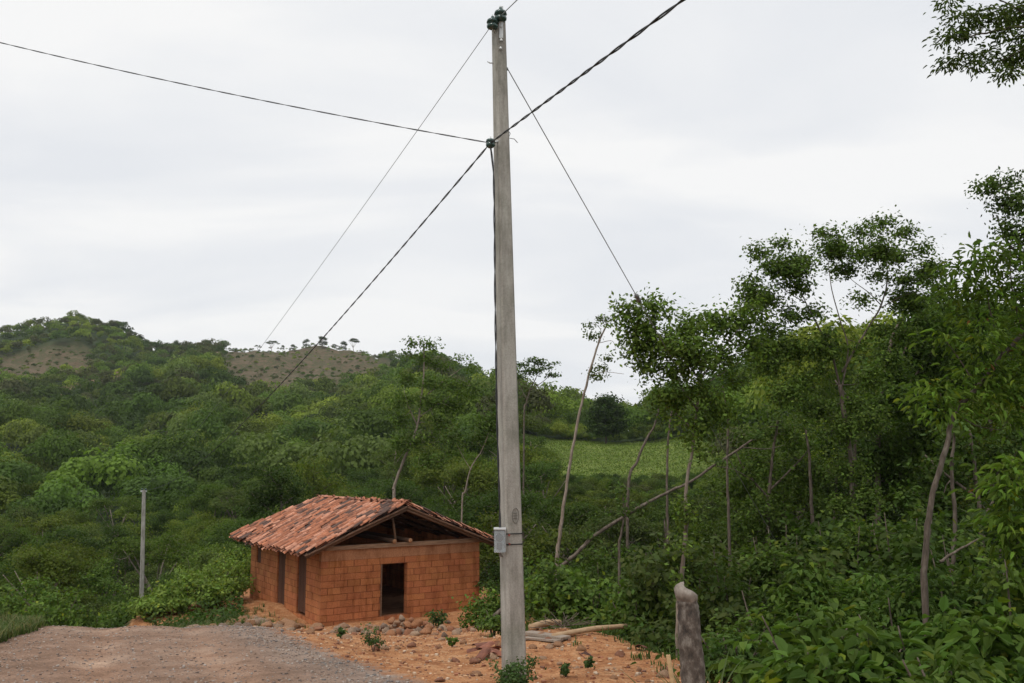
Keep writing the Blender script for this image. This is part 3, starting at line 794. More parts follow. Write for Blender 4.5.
# ================================================================== UTILITY POLE
def chamfer_pole(G, base, top, w0, w1, rot, n=14):
    b = np.asarray(base); t_ = np.asarray(top)
    ang = []
    for k in range(4):
        for d in (-.40, .40):
            ang.append(k * math.pi / 2 + math.pi / 4 + d * .35)
    V = []
    for i_ in range(n + 1):
        f = i_ / n; c = b + (t_ - b) * f; wd = (w0 + (w1 - w0) * f) / 2
        for a in ang:
            m_ = max(abs(math.cos(a)), abs(math.sin(a))); x, y = math.cos(a) / m_ * wd, math.sin(a) / m_ * wd
            # chamfer
            V.append(c + np.array([x * math.cos(rot) - y * math.sin(rot), x * math.sin(rot) + y * math.cos(rot), 0]))
    k = 8; Q = []
    for i_ in range(n):
        for j_ in range(k): Q.append((i_ * k + j_, i_ * k + (j_ + 1) % k, (i_ + 1) * k + (j_ + 1) % k, (i_ + 1) * k + j_))
    o_ = n * k
    Q += [(o_, o_ + 1, o_ + 2, o_ + 3), (o_, o_ + 3, o_ + 4, o_ + 7), (o_ + 4, o_ + 5, o_ + 6, o_ + 7)]
    G.add(V, Q)
PB = W(514.5, 690, 10.7); PT = W(498.5, 19, 10.7)
PB[2] = h1(PB[0], PB[1]); pole = empty("utility_pole", PB); PBv = PB.copy()
tag(pole, "tall grey concrete utility pole with meter box in the foreground", "utility pole")
def along(py):          # pole axis at image height py
    zt = W(505, py, 10.7)[2]; f = (zt - PB[2]) / (PT[2] - PB[2]); return PB + (PT - PB) * f
G = Geo(); chamfer_pole(G, PB - (PT - PB) * .03, PT, .238, .142, math.radians(25)); G.build("shaft", M_conc, pole, origin=PB)
px = np.array([1., 0, 0]); toward = np.array([0, -1., 0])
# top bracket and two spool insulators
G = Geo(); tp = PT + toward * .09 + px * .035; G.box(tp + np.array([-.025, -.012, -.30]), tp + np.array([.025, .0, .12])); G.build("bracket", M_galv, pole, origin=PB, bevel=.003)
def insulator(c, ax=(0, 0, 1), s=1.0, m=M_ins):
    G = Geo(); pr = [(-.06, .001), (-.06, .035), (-.045, .062), (-.02, .066), (-.012, .04), (.008, .04), (.016, .068), (.045, .06), (.06, .03), (.075, .018), (.09, .016), (.09, .001)]
    lathe(G, c, ax, [(h * s, r * s) for h, r in pr]); o = G.build("insulator", m, pole, True, PB)
    G = Geo(); G.tube([np.asarray(c) - np.asarray(ax) * .09 * s, np.asarray(c) + np.asarray(ax) * .11 * s], .009, 6); 
    b_ = G.build("bolt", M_galv, o, True, PB); return o
I1 = W(500.5, 16, 10.6); I2 = W(492.5, 24, 10.58)
insulator(I1, s=1.2); insulator(I2, s=1.1)
G = Geo(); G.tube([I2, I2 + np.array([.03, .03, -.10]), PT + np.array([-.02, -.02, -.12])], .012, 6); G.tube([I1 - np.array([0, 0, .08]), tp + np.array([0, 0, .1])], .012, 6); G.build("insulator_pin", M_galv, pole, True, PB)
for py, dx_ in ((30, .03), (44, .03), (52, .02)):
    a = along(py) + px * dx_; G = Geo(); lathe(G, a + toward * .085, toward, [(0, .001), (0, .018), (.03, .018), (.035, .001)], 6); G.build("bolt", M_galv, pole, False, PB)
a = along(63); G = Geo(); G.tube([a - px * .055, a - px * .12, a - px * .15 + np.array([0, 0, .02])], .008, 6); G.build("hook", M_galv, pole, True, PB)
a = along(69); G = Geo(); G.tube([a + px * .06, a + px * .105], .02, 8); G.build("guy_clamp", M_wire_grey, pole, True, PB)
a = along(142); AM = W(490.5, 143, 10.55)
G = Geo(); lathe(G, AM, (0, 0, 1), [(-.06, .001), (-.06, .03), (-.04, .055), (-.01, .058), (0, .035), (.012, .058), (.04, .052), (.055, .02), (.055, .001)]); G.build("insulator", M_ins, pole, True, PB)
G = Geo(); G.tube([AM, a + np.array([0, -.05, 0])], .015, 6); G.tube([AM + np.array([0, 0, -.09]), AM + np.array([0, 0, .08])], .008, 6); G.build("insulator_pin", M_galv, pole, True, PB)
G = Geo(); a2 = along(138) + px * .09
G.tube([a2 + np.array([-.02, 0, .12]), a2 + np.array([.02, -.02, .05]), a2 + np.array([.0, 0, -.0]), a2 + np.array([.07, -.02, -.02]), a2 + np.array([.11, 0, -.06])], .005, 5); G.build("tie_wire", M_wire_grey, pole, True, PB)
# meter box with glass cover
mc = W(499.5, 540, 10.52)
mb = Geo(); mb.box(mc + np.array([-.055, .02, -.14]), mc + np.array([.075, .05, .13])); mbo = mb.build("meter_box", M_galv, pole, origin=PB, bevel=.006)
G = Geo(); G.box(mc + np.array([-.06, -.10, -.135]), mc + np.array([.068, .018, .118])); G.build("cover", M_glass, mbo, origin=PB, bevel=.012)
G = Geo(); G.box(mc + np.array([-.066, -.11, .12]), mc + np.array([.075, .05, .14])); G.build("lid", M_galv, mbo, origin=PB, bevel=.004)
G = Geo(); lathe(G, mc + np.array([0, 0.01, .03]), toward, [(0, .001), (0, .045), (.06, .045), (.07, .001)], 14); G.box(mc + np.array([-.03, -.05, -.10]), mc + np.array([.03, .01, -.03])); G.build("meter", M_black, mbo, False, PB)
G = Geo(); 
for k in range(3): G.tube([mc + np.array([-.02 + .02 * k, -.02, -.09]), mc + np.array([.0, -.03, -.13]), mc + np.array([.02 * k, .0, -.19])], .006, 5)
G.build("cable", M_wire_grey, mbo, True, PB)
def band(py, h, off=.006, m=M_black, name="strap"):
    c = along(py); f = (c[2] - PB[2]) / (PT[2] - PB[2]); wd = (.238 + (.142 - .238) * f) / 2 + off; G = Geo()
    rot = math.radians(25); ang = [k * math.pi / 2 + math.pi / 4 + d * .14 for k in range(4) for d in (-1, 1)]
    V = []
    for zz in (-h / 2, h / 2):
        for a in ang:
            m_ = max(abs(math.cos(a)), abs(math.sin(a))); x, y = math.cos(a) / m_ * wd, math.sin(a) / m_ * wd
            V.append(c + np.array([x * math.cos(rot) - y * math.sin(rot), x * math.sin(rot) + y * math.cos(rot), zz]))
    G.add(V, [(k, (k + 1) % 8, 8 + (k + 1) % 8, 8 + k) for k in range(8)]); G.build(name, m, pole, False, PB)
band(533, .014); band(543.5, .014)
# stamped oval mark and red tags
c = along(515); rot = math.radians(25); nrm = np.array([math.sin(rot), -math.cos(rot), 0]); sidev = np.array([math.cos(rot), math.sin(rot), 0])
fW = .5 * (.238 + (.142 - .238) * ((c[2] - PB[2]) / (PT[2] - PB[2]))) + .003
G = Geo(); an = np.linspace(0, 2 * math.pi, 25)
G.tube([c + nrm * fW + sidev * (.015 + .042 * math.cos(a)) + np.array([0, 0, .085 * math.sin(a)]) for a in an], .0035, 4, cap=False)
for dz_ in (-.03, .0, .03): G.tube([c + nrm * fW + sidev * -.012 + np.array([0, 0, dz_]), c + nrm * fW + sidev * .04 + np.array([0, 0, dz_])], .003, 4)
G.build("stamped_mark", plain("stamp_grey", (.16, .15, .13), .9), pole, True, PB)
for py in (534, 543):
    G = Geo(); q = along(py) + nrm * (fW + .002) + sidev * -.075; G.box(q + np.array([-.012, -.004, -.012]), q + np.array([.012, .004, .012])); G.build('clamp_tag', M_red, pole, origin=PB)


# far pole
FPB = W(142.5, 612, 57.0); FPT = W(144, 490, 57.0); FPB[2] = min(FPB[2], h1(FPB[0], FPB[1]))
fp = empty("utility_pole", FPB); tag(fp, "distant slim concrete utility pole beside the road beyond the crest", "utility pole")
G = Geo(); chamfer_pole(G, FPB, FPT, .27, .2, .5); G.build("shaft", M_conc, fp, origin=FPB)
for dx_ in (-.12, .1):
    G = Geo(); lathe(G, FPT + np.array([dx_, 0, .05]), (0, 0, 1), [(-.06, .001), (-.06, .05), (0, .06), (.06, .05), (.06, .001)], 8); G.build("insulator", M_ins, fp, True, FPB)
G = Geo(); G.box(FPT + np.array([-.2, -.04, -.12]), FPT + np.array([.18, .04, -.02])); G.build("crossarm", M_galv, fp, origin=FPB)

# ================================================================== CABLES
def cable(name, pts, r, m, label, cat, twist=False, grp=None):
    P = np.asarray(pts); G = Geo()
    if not twist: G.tube(P, r, 5)
    else:
        L_ = np.concatenate([[0], np.cumsum(np.linalg.norm(np.diff(P, axis=0), axis=1))]); n = int(L_[-1] / .045)
        s_ = np.linspace(0, L_[-1], n); Q_ = np.stack([np.interp(s_, L_, P[:, k]) for k in range(3)], 1)
        d = np.gradient(Q_, axis=0); d /= np.linalg.norm(d, axis=1)[:, None]; a = np.cross(d, [0, 0, 1.]); a /= np.linalg.norm(a, axis=1)[:, None] + 1e-9; b = np.cross(a, d)
        for k in range(2):
            th_ = s_ * 2 * math.pi / .8 + k * math.pi + .6 * np.sin(s_ * 1.7)
            G.tube(Q_ + np.cos(th_)[:, None] * a * r + np.sin(th_)[:, None] * b * r, r * .95, 5)
    o = G.build(name, m, None, True, tuple(P[0])); tag(o, label, cat, grp); return o
def sag(a, b, s_, n=50):
    t = np.linspace(0, 1, n)[:, None]; a = np.asarray(a); b = np.asarray(b); P = a * (1 - t) + b * t; P[:, 2] -= 4 * s_ * (t * (1 - t))[:, 0]; return P
FA = FPT + np.array([.1, 0, .02])
cable("twisted_cable", sag(AM, FA, 1.05, 90), .0070, M_wire, "thick black twisted cable sagging from the concrete pole down over the brick house roof", "cable", True)
cable("overhead_wire", sag(I2, FPT + np.array([-.12, 0, .05]), .55, 60), .0045, M_wire_grey, "thin wire running down left from the top of the concrete pole to the hills", "wire")
# lines going overhead behind the viewer (next pole behind and right)
BK = np.array([9.0, -14.0, 9.6])
def toward_px(A, p1, Y):       # continues a line from A through the direction seen at p1
    B = W(p1[0], p1[1], Y); return B
Bp = W(683, 0, 5.2); d = (Bp - AM); E_ = AM + d * 4.5
cable("twisted_cable", sag(AM, E_, .0, 60) , .0070, M_wire, "thick black twisted cable rising right from the pole out of the picture top", "cable", True)
Bp = W(517, 0, 9.0); d = (Bp - I1)
cable("overhead_wire", sag(I1, I1 + d * 10, 0, 30), .006, M_wire_grey, "short thin wire leaving upward from the insulator on top of the pole", "wire")
LE = W(-420, -40, 16.0)
L0 = W(0, 42, 12.5) + np.array([0, 0, .27])
t = np.linspace(0, 1, 60)[:, None]
P1 = AM * 1.0; 
P = P1 * (1 - t) + (P1 + (L0 - P1) * 2.2) * t; P[:, 2] -= (.28 * 4 * (t * (1 - t)))[:, 0]
cable("service_cable", P, .0045, M_wire, "dark cable crossing the sky from the left edge to the concrete pole", "cable", True)
GA = W(850, 625, 22.3); GA[2] = h1(GA[0], GA[1]) - .1
g0 = along(69) + px * .1
guy = cable("guy_wire", sag(g0, GA, .0, 30), .0065, M_wire_grey, "steel guy wire running down right from the pole into the tree crown", "wire")
tq = .47
for q in np.linspace(0, 1, 400):
    p_ = g0 * (1 - q) + GA * q; pxx = 512 + F * p_[0] / (p_[1] * cT + p_[2] * sT)
    if pxx > 637: tq = q; break
pi_ = g0 * (1 - tq) + GA * tq; dg = (GA - g0) / np.linalg.norm(GA - g0)
G = Geo(); lathe(G, pi_, dg, [(-.09, .001), (-.09, .02), (-.05, .036), (-.02, .036), (0, .022), (.02, .036), (.05, .036), (.09, .02), (.09, .001)], 10); o = G.build("strain_insulator", M_wire_grey, guy, True, tuple(g0))
# drop cable down the pole
P = [AM + np.array([.0, -.02, -.03])]
for py, xx in ((175, 493.5), (230, 494.5), (290, 495), (360, 496), (430, 497.3), (500, 499.5), (530, 500)):
    P.append(W(xx, py, 10.53))
cable("drop_cable", smooth_poly(P, 10), .007, M_wire, "black drop cable hanging beside the pole down to the meter box", "cable", True)

# ================================================================== NEAR TREES (hero)
def px_m(Y): return Y / F
def hero(name, label, Y, limbs, blobs, cat="tree", bark=M_bark, ground_first=True, tr=.66, dens_mul=1.7, **kw):
    LM, BL = [], []; kw['dens'] = kw.get('dens', 1.0) * dens_mul
    if 'base' in kw: kw['base'] = np.array(kw['base']) * np.array([1.35, 1.28, .85])
    for k, lb in enumerate(limbs):
        pts, r0, r1 = lb[:3]
        P = [W(p[0], p[1], Y + (p[2] if len(p) > 2 else 0)) for p in pts]
        if k == 0 and ground_first:
            g = P[0].copy(); gz = h1(g[0], g[1]) - .15
            if gz < P[0][2] - .05: g[2] = gz; g[0] += (P[0][0] - P[1][0]) * .3; P = [g] + P
        LM.append((P, r0 * tr, r1 * tr))
    for b in blobs:
        Yb = Y + (b[4] if len(b) > 4 else rng.normal() * px_m(Y) * (b[2] * .5))
        c = W(b[0], b[1], Yb); s_ = px_m(Yb); BL.append((c, (b[2] * s_, (b[2] + b[3]) * .5 * s_, b[3] * s_)))
    Wd, L = tree_geo(LM, BL, **kw)
    return make_tree(name, Wd, L, tuple(LM[0][0][0]), label, cat, None, bark)
hero("sapling", "slim pale leaning sapling with few leaf tufts left of the guy wire", 23,
     [([(557, 560), (560, 535), (566, 490), (576, 430), (588, 378), (598, 345), (607, 323)], .085, .03), ([(598, 345), (601, 331), (594, 322)], .018, .008), ([(589, 375), (605, 372), (624, 374)], .016, .007), ([(599, 343), (612, 341), (616, 350)], .014, .006)],
     [(592, 326, 7, 8), (590, 336, 6, 6), (598, 368, 8, 8), (595, 377, 6, 5), (607, 358, 5, 4), (603, 318, 4, 4)], bark=M_bark_pale, leaf=.085, per=26, clump=.16, base=(.055, .085, .03), dens=.5, twig=.005)
hero("leafy_tree", "leafy tree in the middle right with the guy wire ending in its crown", 15,
     [([(678, 612), (681, 580), (686, 530), (686, 490), (692, 450), (697, 410), (700, 380), (706, 352)], .085, .03), ([(697, 410), (680, 385), (662, 350), (650, 322)], .035, .012), ([(700, 380), (722, 350), (742, 325)], .035, .012),
      ([(694, 430), (672, 410), (655, 398)], .02, .008), ([(700, 385), (715, 378), (740, 362)], .025, .01)],
     [(630, 312, 17, 15), (642, 330, 22, 20), (655, 308, 20, 14), (665, 345, 26, 22), (690, 328, 26, 20), (715, 322, 24, 18), (738, 322, 22, 20), (690, 365, 24, 20), (648, 365, 17, 14),
      (722, 358, 24, 18), (750, 345, 16, 18), (662, 395, 16, 10), (700, 390, 22, 12), (672, 372, 18, 12), (755, 312, 14, 12), (735, 380, 16, 10), (612, 320, 8, 8), (668, 415, 8, 7), (690, 520, 9, 14, -.1), (682, 505, 10, 9, -.1), (694, 440, 12, 9, -.2), (684, 545, 10, 9, -.2), (700, 425, 22, 12), (678, 578, 9, 9, -.2), (675, 400, 24, 14), (720, 410, 22, 14), (705, 455, 10, 8, -.2), (640, 345, 26, 22), (690, 350, 34, 26)],
     leaf=.08, per=20, clump=.19, base=(.076, .126, .034), dens=1.9, twig=.005, var=.4, flat=.8, shell=.1, bark=M_bark_pale, tr=.5)
hero("dead_leaning_trunk", "long bare trunk leaning diagonally across the green meadow view", 22,
     [([(478, 628), (515, 600), (552, 573), (574, 556), (590, 540), (612, 524), (640, 507), (668, 492), (690, 482), (712, 467), (740, 448), (752, 440)], .095, .04), ([(715, 466), (735, 470), (752, 480)], .02, .008), ([(741, 447), (765, 449), (785, 445)], .025, .01)],
     [(757, 436, 12, 6), (590, 535, 7, 6), (597, 518, 8, 6), (720, 462, 8, 5)], leaf=.08, per=14, clump=.12, base=(.05, .09, .03), twig=.005, cat="tree trunk", ground_first=False, tr=.6, dens_mul=1)
hero("flat_topped_tree", "tall forked tree with flat airy crown against the sky", 22,
     [([(858, 540), (853, 500), (850, 450), (843, 405), (840, 385)], .16, .11), ([(842, 395), (832, 355), (820, 330), (806, 303), (795, 278)], .07, .02), ([(841, 392), (848, 350), (840, 320), (832, 290), (828, 262)], .05, .018), ([(842, 372), (863, 336), (880, 308), (887, 282), (886, 258), (884, 240)], .065, .018),
      ([(881, 305), (868, 292), (852, 280), (842, 268)], .03, .01), ([(887, 282), (900, 268), (914, 255)], .025, .01), ([(806, 303), (785, 290), (768, 270)], .03, .012), ([(880, 308), (905, 295), (925, 290)], .03, .012)],
     [(762, 252, 17, 8), (780, 244, 16, 7), (775, 268, 22, 10), (800, 262, 22, 10), (800, 287, 20, 10), (822, 233, 18, 6), (838, 245, 18, 9), (842, 270, 22, 9), (862, 232, 16, 7), (880, 224, 18, 7), (905, 233, 20, 8), (925, 250, 13, 8), (895, 256, 22, 9), (880, 275, 15, 7),
      (905, 280, 20, 9), (860, 256, 14, 7), (790, 315, 18, 11), (768, 300, 17, 13), (815, 312, 14, 8), (925, 275, 15, 9), (750, 285, 12, 10), (915, 305, 20, 9), (828, 335, 12, 8), (770, 330, 16, 12), (820, 372, 12, 9), (790, 350, 24, 16), (765, 365, 22, 16), (815, 350, 16, 12), (800, 385, 24, 16), (880, 330, 14, 9), (905, 335, 16, 12), (862, 300, 12, 8), (850, 405, 20, 14), (870, 380, 16, 14), (835, 250, 30, 14), (880, 250, 34, 16), (790, 270, 34, 20), (760, 345, 24, 18), (785, 395, 24, 18), (815, 410, 24, 18), (845, 430, 26, 18), (830, 350, 18, 16), (890, 360, 22, 16), (870, 420, 22, 18), (905, 300, 30, 16), (860, 345, 10, 8), (850, 470, 26, 18), (868, 500, 24, 16), (840, 505, 20, 14), (930, 268, 16, 12), (755, 300, 24, 20)],
     leaf=.095, per=15, clump=.23, flat=.7, base=(.068, .114, .032), dens=2.7, twig=.006, var=.4, shell=.05, tr=.45)
hero("dense_tree", "dark dense tree filling the gap right of the forked flat-topped tree", 27,
     [([(878, 560), (878, 480), (880, 420), (891, 343), (907, 312)], .17, .06), ([(880, 420), (920, 370), (945, 330)], .09, .03), ([(880, 430), (850, 400), (835, 380)], .07, .03), ([(885, 400), (905, 350), (915, 330)], .06, .02)],
     [(935, 300, 26, 18), (920, 320, 30, 20), (950, 325, 32, 26), (905, 350, 30, 22), (885, 375, 28, 20), (930, 360, 35, 28), (965, 350, 35, 30), (900, 400, 35, 25), (940, 400, 36, 30), (875, 412, 25, 20), (915, 435, 35, 25), (955, 440, 35, 30), (875, 450, 25, 25), (990, 320, 30, 40), (990, 390, 35, 40), (980, 450, 30, 30), (1020, 350, 30, 50), (1020, 430, 30, 40), (895, 475, 30, 20), (940, 485, 32, 22), (985, 495, 30, 25), (940, 285, 14, 10)],
     leaf=.14, per=60, clump=.36, base=(.052, .092, .026), dens=.8, twig=.012, var=.35, flat=.7, shell=.3)
hero("evergreen_tree", "tall dark tree cut off by the right edge of the picture", 20,
     [([(1062, 600), (1060, 450), (1050, 330), (1040, 230), (1035, 180)], .2, .06), ([(1045, 280), (1010, 245), (996, 215)], .05, .015), ([(1040, 230), (1015, 205), (1000, 185)], .05, .015)],
     [(990, 186, 15, 8), (1008, 180, 16, 9), (1003, 205, 12, 10), (1020, 200, 16, 16), (1028, 230, 18, 20), (1004, 232, 12, 12), (1016, 258, 14, 14), (1035, 260, 20, 20), (1045, 200, 25, 30), (1050, 290, 30, 30), (1060, 240, 30, 30), (1030, 290, 20, 16), (1045, 330, 30, 30)],
     leaf=.10, per=60, clump=.27, base=(.046, .078, .026), dens=.9, twig=.009, var=.35, flat=.75, shell=.2)
hero("overhanging_tree", "leafy branch reaching into the top right corner of the sky", 9,
     [([(1290, 660), (1280, 400), (1240, 150), (1200, 40)], .16, .09), ([(1210, 60), (1130, 15), (1060, 22), (1000, 30), (965, 38)], .05, .008), ([(1060, 22), (1030, 45), (1000, 62)], .015, .005), ([(1040, 22), (1000, 0), (970, -5)], .015, .005), ([(1200, 50), (1100, -60), (1010, -40), (960, -2)], .03, .006)],
     [(947, 3, 8, 4), (958, 20, 11, 7), (972, 12, 12, 6), (985, 20, 14, 9), (965, 33, 14, 6), (950, 36, 8, 5), (1000, 12, 14, 9), (1000, 30, 16, 9), (1018, 15, 14, 12), (1020, 38, 14, 10), (985, 55, 13, 6), (965, 57, 10, 4), (1002, 60, 12, 7), (1018, 58, 12, 9), (950, 62, 5, 3), (1012, 72, 8, 6), (1030, 50, 15, 14), (1050, 30, 25, 20), (1035, 5, 20, 10), (1080, 20, 30, 25), (1120, 40, 35, 25), (976, 66, 7, 4), (1190, 30, 50, 40), (1240, 60, 60, 50)],
     leaf=.055, per=34, clump=.105, base=(.055, .085, .03), dens=.85, twig=.004, var=.3, folded=True, wid=.2)
for lab, Y, limbs, blobs, cl in (
    ("near tree with a pale trunk and drooping yellow green leaves at the right edge", 10.2,
     [([(925, 600), (925, 560), (930, 510), (938, 475), (948, 440), (955, 412), (977, 388), (1003, 356), (1023, 333), (1050, 300)], .075, .045), ([(940, 562), (958, 550), (985, 536)], .035, .015), ([(1003, 356), (990, 310), (985, 270)], .025, .008), ([(977, 388), (960, 360), (945, 340)], .02, .006), ([(1023, 333), (1012, 290), (1010, 250)], .025, .008), ([(955, 412), (975, 425), (1000, 430)], .02, .006)],
     [(985, 250, 18, 10), (1004, 262, 20, 14), (1018, 240, 12, 12), (975, 280, 16, 9), (1000, 290, 24, 14), (960, 296, 10, 5), (1015, 318, 20, 16), (975, 318, 18, 10), (950, 335, 12, 6), (985, 345, 20, 12), (1018, 355, 18, 14), (960, 372, 18, 9), (940, 395, 13, 8), (975, 395, 18, 10), (1005, 390, 20, 14), (945, 412, 14, 6), (960, 268, 5, 3), (1030, 280, 20, 25), (1035, 380, 20, 25), (1040, 330, 20, 30), (1010, 420, 18, 9), (985, 372, 14, 8)], .2),
    ("low branch with long drooping light green leaves at the right edge", 8.2,
     [([(1090, 640), (1080, 560), (1060, 510), (1030, 490), (1008, 480)], .04, .012), ([(1060, 510), (1035, 530), (1015, 545)], .02, .008)],
     [(1010, 478, 16, 9), (1018, 500, 14, 12), (1000, 490, 10, 6), (1012, 530, 14, 10), (1018, 550, 14, 10), (1035, 520, 16, 25), (1018, 462, 12, 6), (1000, 520, 8, 5)], .17)):
    hero("drooping_leaf_tree", lab, Y, limbs, blobs, leaf=.10, per=28, clump=cl, base=(.080, .138, .032), dens=1.1, twig=.005, var=.32, folded=True, wid=.17, yel=.05, dead=.008, bark=M_bark, tr=.5)
hero("slender_tree", "tall slender tree rising above the forest behind the brick house", 50,
     [([(394, 500), (394, 488), (405, 457), (417, 427), (421, 400), (424, 370), (424, 345)], .16, .05), ([(417, 425), (408, 405), (404, 390)], .06, .02), ([(421, 400), (445, 380), (462, 368)], .06, .02), ([(418, 418), (436, 405), (450, 396)], .05, .02)],
     [(416, 343, 14, 6), (431, 345, 10, 6), (408, 354, 8, 4), (424, 360, 14, 7), (440, 365, 16, 7), (458, 358, 10, 5), (470, 368, 12, 8), (410, 378, 16, 9), (432, 382, 18, 9), (450, 385, 18, 9), (402, 400, 18, 10), (428, 402, 20, 9), (450, 405, 20, 12), (470, 390, 12, 10), (402, 420, 16, 10), (440, 425, 20, 12), (420, 440, 24, 12), (398, 445, 16, 12), (430, 460, 22, 14), (455, 445, 16, 14)],
     bark=M_bark_pale, leaf=.17, per=24, clump=.36, base=(.066, .112, .032), dens=.8, twig=.016, flat=.6, shell=.2)
hero("slender_tree", "thin bare stemmed tree just right above the brick house roof", 44,
     [([(462, 505), (465, 492), (471, 468), (482, 450), (490, 430)], .07, .03), ([(471, 470), (462, 455), (455, 440)], .03, .01)],
     [(490, 425, 14, 10), (478, 438, 12, 8), (456, 436, 12, 8), (500, 410, 12, 10)], bark=M_bark_pale, leaf=.18, per=40, clump=.4, base=(.05, .088, .026), twig=.02)
hero("umbrella_tree", "small open umbrella tree on the skyline right behind the pole", 62,
     [([(524, 420), (526, 405), (530, 390), (536, 378)], .10, .05), ([(527, 400), (520, 385), (518, 372)], .05, .02), ([(530, 390), (545, 380), (552, 370)], .05, .02)],
     [(522, 366, 10, 5), (538, 361, 12, 4), (550, 366, 9, 5), (533, 372, 12, 5), (519, 376, 8, 4), (550, 374, 7, 3)], leaf=.2, per=34, clump=.42, base=(.05, .085, .03), dens=.8, twig=.02, flat=.35)
hero("round_tree", "round dark tree standing alone on the skyline above the meadow", 160,
     [([(606, 447), (606, 442), (606, 430), (606, 415)], .35, .15)],
     [(606, 418, 15, 13), (598, 425, 9, 9), (615, 425, 9, 9), (606, 405, 12, 8), (606, 430, 14, 6), (596, 412, 8, 7), (616, 412, 8, 7)], leaf=.55, per=50, clump=1.1, base=(.026, .05, .016), dens=1.4, twig=.05)
for lab, Y, base_, limbs, blobs in (
    ("bushy tree filling the wood between the guy-wire tree and the forked tree", 26, (.052, .088, .024),
     [([(770, 590), (768, 520), (772, 460), (778, 420)], .12, .05), ([(770, 500), (745, 470), (735, 450)], .05, .02), ([(770, 490), (800, 460), (815, 440)], .05, .02)],
     [(748, 440, 20, 16), (775, 425, 24, 18), (800, 440, 24, 18), (760, 470, 28, 20), (795, 480, 28, 22), (735, 480, 18, 14), (770, 510, 34, 22), (820, 470, 18, 16), (815, 510, 26, 18), (740, 525, 24, 16), (785, 545, 34, 18)]),
    ("dark bushy tree low behind the trunk of the forked flat-topped tree", 28, (.036, .064, .02),
     [([(832, 590), (834, 520), (838, 460)], .12, .05), ([(834, 510), (862, 480), (870, 460)], .05, .02)],
     [(828, 440, 22, 16), (850, 460, 26, 20), (875, 480, 26, 20), (830, 490, 26, 20), (858, 505, 30, 20), (885, 520, 28, 20), (840, 535, 34, 20), (880, 455, 20, 16)]),
    ("yellow green bushy tree glowing inside the dark wood", 31, (.11, .155, .03),
     [([(812, 560), (814, 500), (818, 450)], .1, .04)],
     [(815, 432, 18, 14), (830, 455, 18, 14), (808, 462, 20, 16), (826, 485, 22, 16), (805, 500, 18, 14)]),
    ("dense dark tree behind the near leaning trunk", 19, (.038, .068, .02),
     [([(985, 610), (982, 540), (975, 470), (970, 430)], .1, .04), ([(982, 520), (1005, 480), (1015, 455)], .05, .02), ([(980, 500), (940, 470), (925, 455)], .05, .02)],
     [(960, 440, 24, 16), (990, 455, 24, 18), (930, 465, 22, 16), (1015, 440, 22, 20), (965, 480, 26, 18), (1000, 495, 26, 18), (925, 500, 24, 18), (965, 520, 30, 18), (1010, 535, 26, 20), (935, 540, 26, 18), (900, 500, 18, 16), (905, 545, 22, 16)])):
    hero("bushy_tree", lab, Y, limbs, blobs, leaf=.12, per=44, clump=.30, base=base_, dens=.62, twig=.01, var=.35, flat=.75, shell=.35)
# bare thin trunks among the shrubs right of the pole
for lab, Y, P_, r0 in (
    ("thin leaning trunk before the meadow, nearest the lone round tree", 40, [(628, 490), (637, 462), (646, 440), (655, 424), (660, 400)], .12),
    ("upright thin trunk between the meadow and the leafy tree", 26, [(668, 540), (667, 480), (669, 430), (675, 395)], .07),
    ("upright thin trunk right of the leafy tree", 24, [(729, 530), (727, 470), (728, 420), (722, 385)], .07),
    ("short grey stem under the long diagonal trunk", 22, [(619, 560), (621, 535), (624, 515), (623, 495)], .06),
    ("straight trunk deep in the shade under the flat-topped tree", 25, [(813, 540), (811, 490), (809, 455), (806, 430)], .09),
    ("trunk with a pale broken scar in the dark thicket", 24, [(852, 530), (853, 500), (854, 470), (856, 440)], .11),
    ("slim straight trunk beside the near pale trunk", 15, [(953, 600), (953, 560), (955, 520), (952, 470), (955, 430)], .075)):
    hero("bare_trunk", lab, Y, [(P_, r0, r0 * .45)], [(P_[-1][0], P_[-1][1], 10, 7), (P_[-2][0] + 5, P_[-2][1] - 8, 6, 4)], cat="tree trunk", leaf=.12, per=26, clump=.3, base=(.045, .08, .025), twig=.01)

# near broad-leaved bushes, lower right
def bush(name, label, px_, py_top, Y, wpx, leafs, base, folded=True, wid=.27, per=16, clump=.17, n=10, hgt=None, yel=.03, **kw):
    top = W(px_, py_top, Y); gz = h1(top[0], Y); Hh = max(.35, top[2] - gz); r = wpx * px_m(Y)
    limbs, blobs = [], []
    for k in range(7):
        an = k * .9 + rng.random() * .5; l = r * rng.uniform(.5, .9)
        limbs.append(([(top[0], Y, gz - .1), (top[0] + math.cos(an) * l * .5, Y + math.sin(an) * l * .5, gz + Hh * .5), (top[0] + math.cos(an) * l, Y + math.sin(an) * l, gz + Hh * rng.uniform(.65, .95))], .018 + Hh * .006, .006))
    for k in range(n):
        an = rng.random() * 6.28; l = r * math.sqrt(rng.random()); f = 1 - .35 * (l / r) ** 2
        blobs.append(((top[0] + math.cos(an) * l, Y + math.sin(an) * l, gz + Hh * f * rng.uniform(.55, .95)), (r * .33, r * .33, Hh * .18)))
    for k in range(n // 2):
        an = rng.random() * 6.28; blobs.append(((top[0] + math.cos(an) * r * .85, Y + math.sin(an) * r * .85, gz + Hh * rng.uniform(.15, .5)), (r * .3, r * .3, Hh * .18)))
    base = np.array(base) * np.array([1.3, 1.2, .9])
    Wd, L = tree_geo(limbs, blobs, leaf=leafs, per=per, clump=clump, base=base, folded=folded, wid=wid, twig=.004, yel=yel, **kw)
    return make_tree(name, Wd, L, (top[0], Y, gz), label, "bush", None, M_bark, lname='crown')
